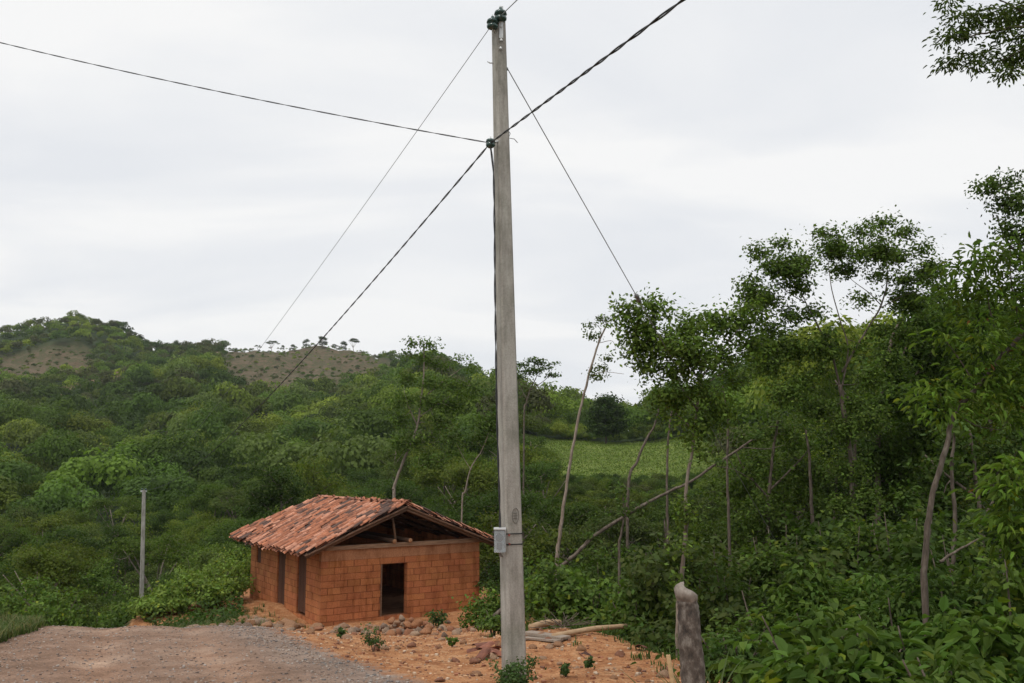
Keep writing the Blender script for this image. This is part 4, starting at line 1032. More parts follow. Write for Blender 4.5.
bush("broadleaf_bush", "large-leaved bush in the lower right, nearest the stump", 805, 610, 8.6, 60, .15, (.062, .115, .026), per=17, n=14)
bush("broadleaf_bush", "large-leaved bush low at the bottom between the stump and the corner", 850, 628, 7.6, 60, .16, (.058, .110, .026), per=16, n=14)
bush("broadleaf_bush", "large-leaved bush under the pale near trunk", 925, 612, 8.4, 60, .13, (.062, .118, .028), per=18, n=14)
bush("broadleaf_bush", "large-leaved bush in the bottom right corner", 1000, 600, 7.6, 65, .145, (.064, .12, .028), per=17, n=14)
bush("broadleaf_bush", "dull green bush along the bottom edge right", 950, 650, 6.6, 60, .10, (.058, .105, .026), per=26, n=12)
bush("small_leaf_bush", "fine-leaved bush right behind the stump", 735, 628, 9.6, 40, .075, (.050, .095, .030), per=40, n=12, wid=.28)
bush("small_leaf_bush", "light green fine-leaved bush behind the large leaves", 830, 560, 12.5, 70, .11, (.062, .115, .030), per=34, n=16, clump=.2)
bush("small_leaf_bush", "fine-leaved bush behind the large leaves, farther right", 905, 575, 11.5, 55, .10, (.055, .105, .028), per=34, n=16, clump=.2)
bush("small_leaf_bush", "arching fine-leaved bush beside the pale leaning trunk", 960, 570, 12, 60, .11, (.050, .095, .026), per=34, n=16, clump=.2)
bush("small_leaf_bush", "light green bush at the edge of the thicket above the stump", 770, 585, 13, 50, .10, (.055, .10, .03), per=34, n=14, clump=.2)
bush("small_leaf_bush", "pale green bush against the right corner of the brick house", 489, 592, 27, 22, .13, (.075, .135, .035), per=26, n=14, clump=.25, folded=False)
bush("small_leaf_bush", "green bush close behind the pole left side, under the meter box", 500, 560, 34, 26, .15, (.05, .095, .03), per=26, n=14, clump=.3, folded=False)
bush("small_leaf_bush", "low weedy bush behind the foot of the pole", 493, 610, 22, 14, .10, (.07, .125, .035), per=26, n=8, clump=.16, folded=False)
for (x_, yt, Y, wp, lf, bs, lb) in ((785, 512, 18, 44, .12, (.062, .110, .026), 'tall leafy bush in the thicket left of the forked tree trunk'), (842, 500, 17, 42, .11, (.070, .122, .028), 'tall leafy bush covering the foot of the forked flat-topped tree'), (900, 497, 16, 42, .12, (.052, .095, .024), 'tall leafy bush between the forked tree and the near leaning trunk'), (735, 540, 16.5, 32, .11, (.05, .09, .024), 'leafy bush in the hollow right behind the cut post'), (690, 562, 17.5, 26, .10, (.058, .105, .026), 'leafy bush around the foot of the tree behind the cut post'), (968, 512, 13, 42, .12, (.062, .11, .026), 'leafy bush right of the near leaning trunk'), (1012, 540, 10.5, 36, .13, (.072, .125, .028), 'leafy bush below the drooping leaves at the right edge'), (660, 545, 23, 30, .12, (.046, .084, .022), 'dark bush in the ravine under the diagonal trunk'), (600, 548, 25, 30, .13, (.055, .098, .025), 'bush in the ravine where the diagonal trunk comes down')):
    bush('leafy_bush', lb, x_, yt, Y, wp, lf, bs, per=30, n=22, clump=.26, folded=False)
for (x_, yt, Y, wp, lb) in ((553, 556, 20, 22, 'green bush hiding the lower end of the diagonal trunk'), (590, 574, 19.5, 22, 'green bush just behind the peeled logs'), (632, 580, 18, 24, 'green bush behind the right end of the dirt mound'), (58, 590, 30, 30, 'green bush at the far left just beyond the road crest'), (20, 575, 33, 34, 'taller green bush at the left edge beyond the road crest'), (100, 560, 44, 26, 'tall rounded bush between the left edge and the distant pole'), (218, 566, 35, 32, "bright green bush against the left end of the brick house"), (240, 548, 42, 26, "tall light green bush behind the left end of the brick house"), (190, 580, 32, 26, "rounded bright green bush on the red bank left of the house"),
                            (205, 548, 46, 28, "light green bush rising toward the house roof edge"), (162, 596, 31, 20, "low green bush at the crest right of the distant pole"), (122, 605, 33, 16, "small bush just beyond the road crest, left of the distant pole")):
    bush("leafy_bush", lb, x_, yt, Y, wp, .14, (.115, .185, .048) if 150 < x_ < 250 else (.075, .135, .035), per=40, n=16, clump=.33, folded=False)
HAZE = 0.00011
# ================================================================== STUMP, STRAP-LEAF PLANT, WEEDS
sy = 7.0
sb = W(697, 760, sy); sb[2] = h1(sb[0], sy) - .1
root = empty("cut_post", (sb[0], sb[1], sb[2])); tag(root, "rough sawn-off tree post with pale top standing at the bottom edge", "post")
A = [sb, W(693.5, 683, sy), W(690, 640, sy), W(688.5, 612, sy), W(687, 600, sy)]
G = Geo(); P = smooth_poly(A, 7); G.tube(P, np.linspace(.098, .074, len(P)), 18, wob=.13); G.build("trunk", M_stump, root, True, tuple(sb))
G = Geo(); q0 = W(687, 601, sy); q1 = W(686.3, 593, sy); seg = 18; V = []
prof = [(0, .073), (.22, .084), (.5, .088), (.68, .082), (.84, .062), (.95, .03), (1.0, .004)]
top_off = np.array([-.018, 0, 0])
for f, r in prof:
    for k in range(seg):
        a = k * 2 * math.pi / seg; sl = -.03 * math.cos(a) * f
        V.append(q0 + np.array([math.cos(a) * r, math.sin(a) * r, .115 * f + sl * 1.0]) + top_off * f + rng.normal(size=3) * .0015)
Q = [(i_ * seg + j_, i_ * seg + (j_ + 1) % seg, (i_ + 1) * seg + (j_ + 1) % seg, (i_ + 1) * seg + j_) for i_ in range(len(prof) - 1) for j_ in range(seg)]
G.add(V, Q)
mt, tt, bt = mat("cut_wood_face"); fq = noise(tt, 14, 5, .6, objvec(tt)); tt.links.new(ramp(tt, fq, [(.3, (.10, .08, .065)), (.5, (.20, .165, .135)), (.72, (.33, .29, .25))]), bt.inputs["Base Color"]); bt.inputs["Roughness"].default_value = .85; bump(tt, bt, fq, .6, .01)
G.build("cut_end", mt, root, True, tuple(sb))

def blades(name, label, cat, base, n, ln, wd, col, lean=.7, group=None, kind=None):
    G = Geo()
    for k in range(n):
        an = rng.random() * 6.28; l = ln * rng.uniform(.55, 1.1); d = np.array([math.cos(an), math.sin(an), 0]); s_ = np.array([-d[1], d[0], 0]); w0 = wd * rng.uniform(.7, 1.2)
        pts = []; le = lean * rng.uniform(.4, 1.3)
        st = np.asarray(base) + np.array([rng.normal(), rng.normal(), 0]) * ln * .07
        for f in np.linspace(0, 1, 7):
            p = st + d * l * le * f ** 1.4 + np.array([0, 0, 1.]) * l * (f - .45 * le * f ** 2.2)
            pts.append((p, w0 * (1 - f ** 2) + .001))
        V = []
        for p, ww in pts: V += [p - s_ * ww, p + s_ * ww]
        G.add(V, [(2 * q, 2 * q + 1, 2 * q + 3, 2 * q + 2) for q in range(6)], np.asarray(col) * rng.uniform(.7, 1.3))
    o = G.build(name, M_leaf, None, False, tuple(base)); return tag(o, label, cat, group, kind)
b = W(671, 676, 7.6); b[2] = h1(b[0], b[1]); blades("strap_leaf_plant", "strap-leaved plant at the left foot of the cut post", "plant", b, 16, .75, .014, (.10, .125, .05), .7)
b = W(704, 700, 7.9); b[2] = h1(b[0], b[1]); blades("strap_leaf_plant", "tall arching strap-leaved plant just right of the cut post", "plant", b, 18, 1.0, .013, (.085, .12, .045), .75)
b = W(756, 690, 8.6); b[2] = h1(b[0], b[1]); blades("strap_leaf_plant", "pale strap-leaved plant between the cut post and the large-leaved bush", "plant", b, 20, .75, .013, (.11, .15, .07), .6)
G = Geo(); p0 = W(668, 655, 7.5); p0[2] = max(p0[2], h1(p0[0], 7.5) + .12); p1 = W(684, 690, 7.6); p1[2] = h1(p1[0], 7.6) - .05
G.tube([p1, (p0 + p1) / 2, p0], [.022, .02, .018], 7, t=(1, .95, .8)); tag(G.build("wooden_stake", M_wood_light, None, True, tuple(p1)), "short cut stake leaning at the foot of the post", "stake")

def weed(px_, py_, Y, hgt, label, n=26, col=(.065, .115, .035), leaf=.05, name="weed"):
    p = W(px_, py_, Y); p[2] = h1(p[0], p[1]); limbs = []; bl = []
    for k in range(5):
        an = rng.random() * 6.28; l = hgt * .35
        e_ = p + np.array([math.cos(an) * l, math.sin(an) * l, hgt * rng.uniform(.6, 1)]); limbs.append(([p - np.array([0, 0, .03]), (p + e_) / 2 + np.array([0, 0, hgt * .1]), e_], .006, .003)); bl.append((e_, (hgt * .2,) * 3)); bl.append(((p + e_) / 2, (hgt * .2,) * 3))
    Wd, L = tree_geo(limbs, bl, leaf=leaf, per=n // 3, clump=hgt * .22, base=col, folded=False, twig=.002, clumps_per=2, tube_seg=4)
    r_ = empty(name, p); Wd.build("stem", M_bark, r_, True, tuple(p)); L.build("leaves", M_leaf, r_, False, tuple(p)); tag(r_, label, "weed"); return r_
weed(507, 684, 10.1, .32, "green weed at the left foot of the concrete pole", 60, leaf=.045)
weed(523, 682, 10.2, .34, "green weed at the right foot of the concrete pole", 60, leaf=.045)
weed(514, 690, 9.9, .30, "green weed in front of the concrete pole foot", 60, leaf=.045)
weed(373, 664, 15.0, .36, "lone small weed standing in the orange dirt near the road", 40, leaf=.05)
weed(437, 618, 28.5, .55, "small plant growing against the front wall right of the doorway", 40, leaf=.11)
weed(340, 640, 21, .22, "small weed among the stones before the left house corner", 30, leaf=.07)
weed(452, 658, 16, .14, "tiny bright weed between the stones and the tile pile", 24, (.10, .17, .03), .06)
weed(588, 664, 13, .16, "little weed in the dirt right of the pole", 24, leaf=.06)
weed(566, 676, 11.8, .14, "little weed nearest the picture bottom right of the pole", 24, leaf=.05)
weed(640, 680, 10.2, .16, "low weed in the dirt left of the cut post", 24, leaf=.05)

# ================================================================== RUBBLE, PLANKS, TILES
def rock_mesh(k):
    n1_, n2_ = 7, 10; V = []; f = 1 + .0 * k
    for i_ in range(n1_):
        th_ = math.pi * (i_ + .5) / n1_
        for j_ in range(n2_):
            a = 2 * math.pi * j_ / n2_; d = np.array([math.sin(th_) * math.cos(a), math.sin(th_) * math.sin(a), math.cos(th_)])
            r = 1 + .9 * float(vnoise(np.array(d[0] * 1.6 + k * 9), np.array(d[1] * 1.6 + d[2] * 1.3 + k * 3), k)) + .12 * rng.normal() * .4
            V.append(d * r)
    Q = [(i_ * n2_ + j_, (i_ + 1) * n2_ + j_, (i_ + 1) * n2_ + (j_ + 1) % n2_, i_ * n2_ + (j_ + 1) % n2_) for i_ in range(n1_ - 1) for j_ in range(n2_)]
    for o_, rev in ((0, False), ((n1_ - 1) * n2_, True)):
        for j_ in range(1, n2_ - 2, 2):
            q = (o_, o_ + j_, o_ + j_ + 1, o_ + j_ + 2); Q.append(q if rev is False else q[::-1])
    return raw_mesh("rock", V, Q, np.ones((len(Q), 3)), M_stone, True)
ROCKS = [rock_mesh(k) for k in range(8)]
def rock(x, y, s_, label, group, up=0.0, col=None, name="stone"):
    o = bpy.data.objects.new(name, ROCKS[random.randrange(8)]); C.objects.link(o)
    z = h1(x, y) + s_ * .25 + up; o.location = (x, y, z); o.scale = (s_ * random.uniform(.8, 1.35), s_ * random.uniform(.7, 1.1), s_ * random.uniform(.5, .8)); o.rotation_euler = (random.uniform(-.4, .4), random.uniform(-.4, .4), random.random() * 6.28)
    c_ = col or random.choice([(1, 1, 1), (1.1, .95, .85), (.75, .75, .8), (1.2, .8, .55), (1.0, .62, .45), (.55, .52, .52), (1.25, 1.2, 1.15), (1.15, .75, .5)]); o.color = (*c_, 1)
    tag(o, label, "stone", group); return o
def ground_px(px_, py_):
    """march the sight line of the survey photo down to the ground"""
    lo = None
    for Y in np.arange(5, 60, .1):
        p = W(px_, py_, Y)
        if h1(p[0], p[1]) >= p[2]: return p
    return W(px_, py_, 30)
cache = []
for k in range(150):
    x = random.gauss(-3.15, 1.05); y = random.gauss(25.6, 1.9)
    s_ = random.uniform(.05, .15)
    if in_house(x, y, -.4): continue
    hp = .34 * math.exp(-((x + 3.1) / .8) ** 2) * math.exp(-((y - 26.0) / 1.0) ** 2) * random.uniform(.2, 1)
    rock(x, y, s_, "rounded rubble stone in the heap before the dark doorway", "rubble stones before the doorway", up=hp)
for k in range(80):
    p = (random.gauss(-7.4, 1.1), random.gauss(26.6, 2.0)); 
    if in_house(*p, -.1) or road_sd(np.array([p[0]]), np.array([p[1]]))[0] > -.2: continue
    rock(p[0], p[1], random.uniform(.05, .21), "tan stone on the weedy slope left of the long side wall", "stones on the slope beside the side wall", col=random.choice([(1.1, .85, .65), (1, .75, .55), (1, 1, 1)]))
for k in range(30):
    p = (-11.1 + random.gauss(0, .6), 33.8 + random.gauss(0, 1.3))
    if in_house(*p, 0): continue
    rock(p[0], p[1], random.uniform(.08, .22), "reddish rock piled at the far left corner of the house", "rocks at the far left house corner", up=random.uniform(0, .25), col=(.95, .62, .5))
for k in range(16):
    y = random.uniform(17, 24); x = float(np.interp(y, RY, RX)) + 2.6 + random.uniform(0, .8)
    rock(x, y, random.uniform(.06, .13), "small grey stone along the gravel road edge", "stones along the road edge", col=(.7, .72, .78))
for k in range(60):
    y = random.uniform(11, 20); x = random.uniform(-1, 2.2) if y < 15 else random.uniform(-3, 1.2)
    rock(x, y, random.uniform(.025, .085), "small clod lying on the open orange dirt", "clods on the open dirt", col=random.choice([(1, .75, .55), (.8, .5, .4), (1.2, 1.1, 1)]), name="dirt_clod")
def plank(pa, pb, r, m, label, name, flat=False):
    A_ = np.array(pa, float); B_ = np.array(pb, float); G = Geo()
    if flat:
        d = B_ - A_; l = np.linalg.norm(d); d /= l; s_ = np.cross(d, [0, 0, 1.]); s_ /= np.linalg.norm(s_); u_ = np.cross(s_, d)
        G.box((0, -r * 2.4, -r * .5), (l, r * 2.4, r * .5), R=np.stack([d, s_, u_], 1), o=A_, jit=.01)
    else:
        P = smooth_poly([A_, (A_ + B_) / 2 + np.array([0, 0, .03]), B_], 6); G.tube(P, np.linspace(r, r * .75, len(P)), 8, wob=.15)
    o = G.build(name, m, None, not flat, tuple(A_)); return tag(o, label, "timber")
def gp(px_, py_, dz=0.05):
    p = ground_px(px_, py_); p[2] += dz; return p
pa = gp(553, 640, .06); pb = pa + (W(626, 626, pa[1] + .9) - W(553, 640, pa[1])) ; pb[2] = max(h1(pb[0], pb[1]) + .08, W(626, 626, pb[1])[2])
plank(pa, pb, .055, M_wood_light, "peeled orange log lying slanted on the dirt mound", "log")
pa = gp(531, 632, .08); pb = W(560, 620, pa[1] + .7); pb[2] = h1(pb[0], pb[1]) + .12
plank(pa, pb, .07, M_wood_light, "short thick peeled log at the back edge of the dirt mound", "log")
pa = gp(527, 636, .06); pb = gp(566, 641, .05); plank(pa, pb, .045, M_wood_grey, "split grey board lying beside the slanted log", "board", True)
pa = gp(524, 641, .06); pb = gp(560, 644, .05); plank(pa, pb, .03, M_wood_grey, "narrow grey board lying lowest beside the slanted log", "board", True)
pa = gp(541, 630, .12); pb = gp(582, 634, .10)
G = Geo()
for k in range(26):
    a_ = (pa + pb) / 2 + rng.normal(size=3) * np.array([.12, .08, .02]); G.tube([a_, a_ + np.array([rng.normal() * .25, rng.normal() * .25, rng.uniform(.02, .2)])], .006, 4)
tag(G.build("brushwood", M_bark, None, False, tuple(pa)), "little tangle of dry dark twigs beside the logs", "twigs")
def tile_piece(px_, py_, n, label, spread=.18):
    p = gp(px_, py_, .02)
    for k in range(n):
        q = p + np.array([rng.normal() * spread, rng.normal() * spread * .8, 0]); q[2] = h1(q[0], q[1]) + .03 + .035 * k * .6; G = Geo(); an = rng.random() * 6.28
        ax = np.array([math.cos(an), math.sin(an), rng.normal() * .2]); ax /= np.linalg.norm(ax); s_ = np.cross(ax, [0, 0, 1.]); s_ /= np.linalg.norm(s_); u_ = np.cross(s_, ax)
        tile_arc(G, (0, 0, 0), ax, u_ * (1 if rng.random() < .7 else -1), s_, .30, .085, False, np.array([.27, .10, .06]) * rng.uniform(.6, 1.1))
        o = G.build("broken_tile", M_tile); o.location = [float(v_) for v_ in q]; tag(o, label, "tile", "broken tiles left of the pole" if n > 1 else None)
tile_piece(492, 657, 9, "broken clay tile in the small heap left of the concrete pole")
tile_piece(586, 657, 1, "dark broken clay tile alone on the dirt right of the pole", .0)
tile_piece(641, 651, 1, "red clay tile lying at the right end of the dirt mound", .0)

# gravel and pebbles, beyond counting
def chips(name, label, n, xy, smin, smax, cols, lift=.3):
    x, y = xy(n); z = H(x, y); n = len(x)
    B_ = np.array([[a, b_, c_] for c_ in (-1, 1) for b_ in (-1, 1) for a in (-1, 1)], float); s_ = smin * (smax / smin) ** (rng.random(n) ** 2.2)
    V = B_[None] * (.6 + .55 * rng.random((n, 8, 3))) * s_[:, None, None] * np.array([1, .8, .55]); an = rng.random(n) * 6.28; ca, sa = np.cos(an)[:, None], np.sin(an)[:, None]
    X = V[..., 0] * ca - V[..., 1] * sa + x[:, None]; Y = V[..., 0] * sa + V[..., 1] * ca + y[:, None]; Z = V[..., 2] + (z + s_ * lift)[:, None]
    V = np.stack([X, Y, Z], -1).reshape(-1, 3); f = np.array([(0, 2, 3, 1), (4, 5, 7, 6), (0, 1, 5, 4), (2, 6, 7, 3), (0, 4, 6, 2), (1, 3, 7, 5)])
    Q = (np.arange(n)[:, None, None] * 8 + f[None]).reshape(-1, 4); cols = np.array(cols); T = np.repeat(cols[rng.integers(0, len(cols), n)] * rng.uniform(.75, 1.2, (n, 1)), 6, axis=0)
    o = bpy.data.objects.new(name, raw_mesh(name, V, Q, T, M_gravel)); C.objects.link(o); tag(o, label, "gravel", None, "stuff")
def road_xy(n):
    y = 8.5 + 13 * rng.random(n) ** 1.3; x = np.interp(y, RY, RX) + (rng.random(n) - .5) * 5.4; k = rng.random(n) < np.where(np.abs(x - np.interp(y, RY, RX)) > 1.7, .8, .45); return x[k], y[k]
chips("gravel", "grey and brown gravel loose on the dirt road", 15000, road_xy, .005, .020, [(.34, .26, .21), (.26, .20, .17), (.40, .33, .28), (.30, .20, .14), (.42, .37, .33), (.16, .12, .10)])
def dirt_xy(n):
    y = 9.5 + 22 * rng.random(n) ** 1.2; x = -9 + 12.5 * rng.random(n); k = (dirt_sd(x, y) > 0) & (road_sd(x, y) < -.1); k &= ~np.array([in_house(a, b_, -.1) for a, b_ in zip(x, y)]); return x[k], y[k]
chips("rubble_chips", "crumbs of clay, stone and tile strewn over the orange dirt", 15000, dirt_xy, .006, .034, [(.46, .22, .10), (.52, .30, .16), (.30, .12, .06), (.55, .42, .30), (.22, .10, .06), (.60, .36, .2)])
def edge_xy(n):
    y = 10 + 13 * rng.random(n); x = np.interp(y, RY, RX) + np.interp(y, [11, 14, 18, 22], [2.5, 2.4, 1.8, 1.6]) + rng.normal(size=n) * .3; return x, y
chips("edge_gravel", "coarser grey gravel gathered along the right road edge", 1500, edge_xy, .006, .026, [(.26, .23, .21), (.19, .17, .16), (.36, .31, .27), (.30, .21, .15)])

# grass tufts at the verge, beyond counting
def tufts(name, label, xs_, ys_, hgt, per, cols):
    n = len(xs_); zs = H(xs_, ys_); X = np.repeat(xs_, per) + rng.normal(size=n * per) * .05; Y = np.repeat(ys_, per) + rng.normal(size=n * per) * .05; Z = np.repeat(zs, per)
    m_ = n * per; an = rng.random(m_) * 6.28; h_ = hgt * (.5 + .8 * rng.random(m_)) * np.repeat(.6 + .8 * rng.random(n), per); le = h_ * (.2 + .7 * rng.random(m_)); w_ = .006 + .006 * rng.random(m_)
    d = np.stack([np.cos(an), np.sin(an), 0 * an], 1); s_ = np.stack([-d[:, 1], d[:, 0], 0 * an], 1); P = np.stack([X, Y, Z], 1)
    m1 = P + d * le[:, None] * .35 + np.array([0, 0, 1.]) * h_[:, None] * .6; m2 = P + d * le[:, None] + np.array([0, 0, 1.]) * h_[:, None] * .85
    V = np.stack([P - s_ * w_[:, None], P + s_ * w_[:, None], m1 + s_ * w_[:, None] * .8, m1 - s_ * w_[:, None] * .8, m2 + s_ * .0015, m2 - s_ * .0015], 1).reshape(-1, 3)
    k = np.arange(m_)[:, None] * 6; Q = np.concatenate([k + np.array([0, 1, 2, 3]), k + np.array([3, 2, 4, 5])]); cols = np.array(cols); T = cols[rng.integers(0, len(cols), m_)] * rng.uniform(.7, 1.25, (m_, 1)); T = np.concatenate([T, T])
    o = bpy.data.objects.new(name, raw_mesh(name, V, Q, T, M_leaf)); C.objects.link(o); tag(o, label, "grass", None, "stuff")
n_ = 2600; y = rng.uniform(12, 24, n_); x = np.interp(y, RY, RX) - np.interp(y, [11, 14, 18, 22], [2.7, 2.55, 2.0, 1.85]) - np.abs(rng.normal(size=n_)) * .9; tufts("verge_grass", "short green grass on the left verge of the road", x, y, .16, 14, [(.07, .11, .03), (.10, .14, .045), (.17, .16, .07)])
n_ = 1500; a = rng.random(n_); x = -9.3 + rng.normal(size=n_) * .9; y = 25 + rng.normal(size=n_) * 3.0; k = np.array([not in_house(p, q, 0) for p, q in zip(x, y)]) & (road_sd(x, y) < -.1); tufts("slope_grass", "patchy grass and weeds on the bank left of the house", x[k], y[k], .18, 14, [(.07, .12, .03), (.11, .15, .05), (.16, .15, .07)])
n_ = 260; y = rng.uniform(12, 42, n_); x = RB(y) - np.abs(rng.normal(size=n_)) * .5 + .2; tufts("edge_weeds", "sparse weeds along the edge of the dirt platform", x, y, .13, 12, [(.06, .11, .03), (.09, .14, .04)])

# ground cover under the bushes, beyond counting
n_ = 420000; d = 5 + 85 * rng.random(n_) ** 1.35; p = np.radians(rng.uniform(-33, 36, n_)); x = d * np.sin(p); y = d * np.cos(p)
do = np.maximum(LB(y) - x, x - RB(y)); do = np.maximum(do, np.where(y > 62, 1.0, -9)); bankm = (np.abs(x + 13.3 + (y - 38) * .3) < 2.2) & (y > 26) & (y < 50) & (road_sd(x, y) < -1.2)
behind = (y > 44) | ((y > 27) & (x < -12.9 - .2 * (y - 30))) & (road_sd(x, y) < -.8)
k = ((do > .25 + .5 * fbm(x, y, 2, 8)) | bankm & (fbm(x, y, 1.5, 12) > -.1) | behind) & (road_sd(x, y) < -.3); x, y, d = x[k], y[k], d[k]
z = H(x, y); cl = .35 + .55 * (fbm(x, y, 2.2, 41) + .4); P = np.stack([x, y, z + np.clip(cl, .05, 1.1) * rng.random(len(x)) * .8], 1); G = Geo()
Nn = rng.normal(size=(len(x), 3)) * .5 + np.array([0, 0, .8]); Nn /= np.linalg.norm(Nn, axis=1)[:, None]; shade = 1 + .5 * fbm(x, y, 3, 19)
leaf_quads(G, P, Nn, .07 + d * .0028, tints(len(x), (.052, .092, .020), .3) * shade[:, None])
tag(G.build("undergrowth", M_leaf), "leafy undergrowth covering the slopes below the trees", "undergrowth", None, "stuff")

# ================================================================== COUNTABLE FOREST TREES AND SHRUBS
pts_used = []
def free(x, y, r):
    for (a, b_, c_) in pts_used:
        if (a - x) ** 2 + (b_ - y) ** 2 < (r * .5 + c_ * .5) ** 2: return False
    return True
def proj(p):
    x, y, z = p; f = y * cT + z * sT; u_ = -y * sT + z * cT; return 512 + F * x / f, 341.5 - F * u_ / f
TOPX = [-60, 0, 100, 200, 300, 390, 470, 500, 530, 556, 600, 640, 700, 735, 760, 800, 850, 900, 960, 1100]
TOPY = [455, 455, 462, 450, 440, 412, 392, 400, 425, 478, 490, 490, 486, 474, 425, 408, 400, 395, 380, 360]
def try_place(x, y, kind, sc, spacing, label, group, mul=1.0, ylim=True, k=None):
    if road_sd(np.array([x]), np.array([y]))[0] > -2.2 or in_house(x, y, 2.2 if kind != 'shrub' else 1.2): return False
    if not free(x, y, spacing): return False
    if y < 60 and abs(512 + F * x / (y * 1.02) - 143) < 12 + (1500 if kind == 'shrub' else 2900) * sc / y and not (kind == 'shrub' and proj((x, y, h1(x, y) + 2.5 * sc))[1] > 590): return False
    z = h1(x, y); h_ = TH_OF[kind] * sc; q = proj((x, y, z + h_))
    if ylim:
        lim = np.interp(q[0], TOPX, TOPY)
        for _ in range(8):
            if q[1] < lim: sc *= .88; q = proj((x, y, z + TH_OF[kind] * sc))
        if q[1] < lim - 2 or (kind != 'shrub' and sc < .4) or sc < .35: return False
    pts_used.append((x, y, spacing)); place(kind, x, y, sc, pick_green(k, mul), label, group); return True
cnt = 0; tries = 0
while cnt < 30 and tries < 4000:         # trees just below the road on the left
    tries += 1; d = random.uniform(33, 52); a = math.radians(random.uniform(-32, -22.5)); x, y = d * math.sin(a), d * math.cos(a)
    if x > -14.5: continue
    if try_place(x, y, 'broad', random.uniform(.55, .85), 2.9, "low leafy tree just beyond the road crest on the left", "low trees beyond the road crest", .8): cnt += 1
cnt = 0; tries = 0
while cnt < 165 and tries < 6000:       # left valley behind the road and the house
    tries += 1; d = 34 + 76 * math.sqrt(random.random()); a = math.radians(random.uniform(-33, 2)); x, y = d * math.sin(a), d * math.cos(a)
    kind = random.choices(['broad', 'umbrella', 'tall', 'shrub'], [7, .6 if d > 60 else 0, 1, 0])[0]; sc = random.uniform(.72, 1.15)
    if x > LB(y) + 1 and y < 47 and not (y > 30 and x < -15.5): continue
    zone = "valley forest left of the distant pole" if a < math.radians(-23) else ("forest between the distant pole and the house" if a < math.radians(-15) else "forest behind the tiled roof")
    if try_place(x, y, kind, sc, 4.6, {'broad': 'rounded bushy tree', 'umbrella': 'flat-topped spreading tree', 'tall': 'narrow upright tree'}[kind] + " in the " + zone, {'broad': 'rounded bushy trees', 'umbrella': 'flat-topped trees', 'tall': 'narrow upright trees'}[kind] + " in the " + zone): cnt += 1
cnt = 0; tries = 0
while cnt < 45 and tries < 4000:         # shrubs below the road on the left
    tries += 1; d = random.uniform(30, 58); a = math.radians(random.uniform(-32, -15)); x, y = d * math.sin(a), d * math.cos(a)
    if y < 27 or x > -14.5 and y < 44: continue
    if try_place(x, y, 'shrub', random.uniform(.8, 1.5), 2.2, "leafy green shrub on the slope beyond the road crest", "shrubs beyond the road crest", 1.0): cnt += 1
cnt = 0; tries = 0
while cnt < 110 and tries < 6000:         # ravine and slope on the right
    tries += 1; d = 17 + 75 * random.random() ** 1.1; a = math.radians(random.uniform(0.5, 33)); x, y = d * math.sin(a), d * math.cos(a)
    if x < RB(y) + 2.5 and y < 48: continue
    deg = math.degrees(a); kind = 'shrub' if (deg < 14.5 and d < 40) or d < 24 else random.choices(['broad', 'umbrella', 'tall'], [6, 1, 2])[0]
    sc = random.uniform(.9, 1.7) if kind == 'shrub' else random.uniform(.6, 1.15)
    zone = "ravine before the meadow" if deg < 14.5 else "dark thicket on the right slope"
    if try_place(x, y, kind, sc, 2.4 if kind == 'shrub' else 3.9, {'shrub': 'leafy shrub', 'broad': 'rounded bushy tree', 'umbrella': 'flat-topped spreading tree', 'tall': 'narrow upright tree'}[kind] + " in the " + zone, {'shrub': 'shrubs', 'broad': 'rounded bushy trees', 'umbrella': 'flat-topped trees', 'tall': 'narrow upright trees'}[kind] + " in the " + zone, .72): cnt += 1
cnt = 0; tries = 0
while cnt < 60 and tries < 5000:         # shrubs hugging the edge of the dirt platform
    tries += 1; y = random.uniform(12, 46); x = float(RB(y)) + random.uniform(1.6, 6); kind = 'shrub'
    if try_place(x, y, kind, random.uniform(.5, 1.0), 1.7, "green shrub on the drop just beyond the dirt platform", "shrubs beyond the dirt platform edge", .85): cnt += 1
# ridge-line trees
for (x_, y_, s_) in ((205, 344, .9), (222, 344, .7), (235, 343, .9), (243, 344, .7), (256, 344, .8), (270, 345, 1), (281, 347, .9), (291, 348, .7), (305, 350, .7), (321, 351, 1.1), (333, 350, .9), (342, 352, .8), (352, 353, 1.2), (361, 353, .9), (379, 359, .8), (390, 361, .6), (162, 339, .9), (175, 341, 1.1), (186, 343, .8), (130, 328, .8), (112, 322, .9)):
    a = math.atan2((x_ - 512) / F, 1.0); d = 600; x = (x_ - 512) / F * d; y = d * .99
    # stand on the crest: farthest rising point along the bearing
    best = max(np.arange(520, 640, 6), key=lambda q: h1((x_ - 512) / F * q, q) / q); x, y = (x_ - 512) / F * best, float(best)
    s_ *= random.choice([.6, .85, 1.1, 1.35]); place(random.choice(['umbrella', 'broad', 'broad', 'shrub']), x, y, s_ * 1.0, pick_green(4, .9), "small tree standing on the grassy skyline ridge left of the pole", "trees on the skyline ridge", -1.6 * s_)
ridge_xy = None

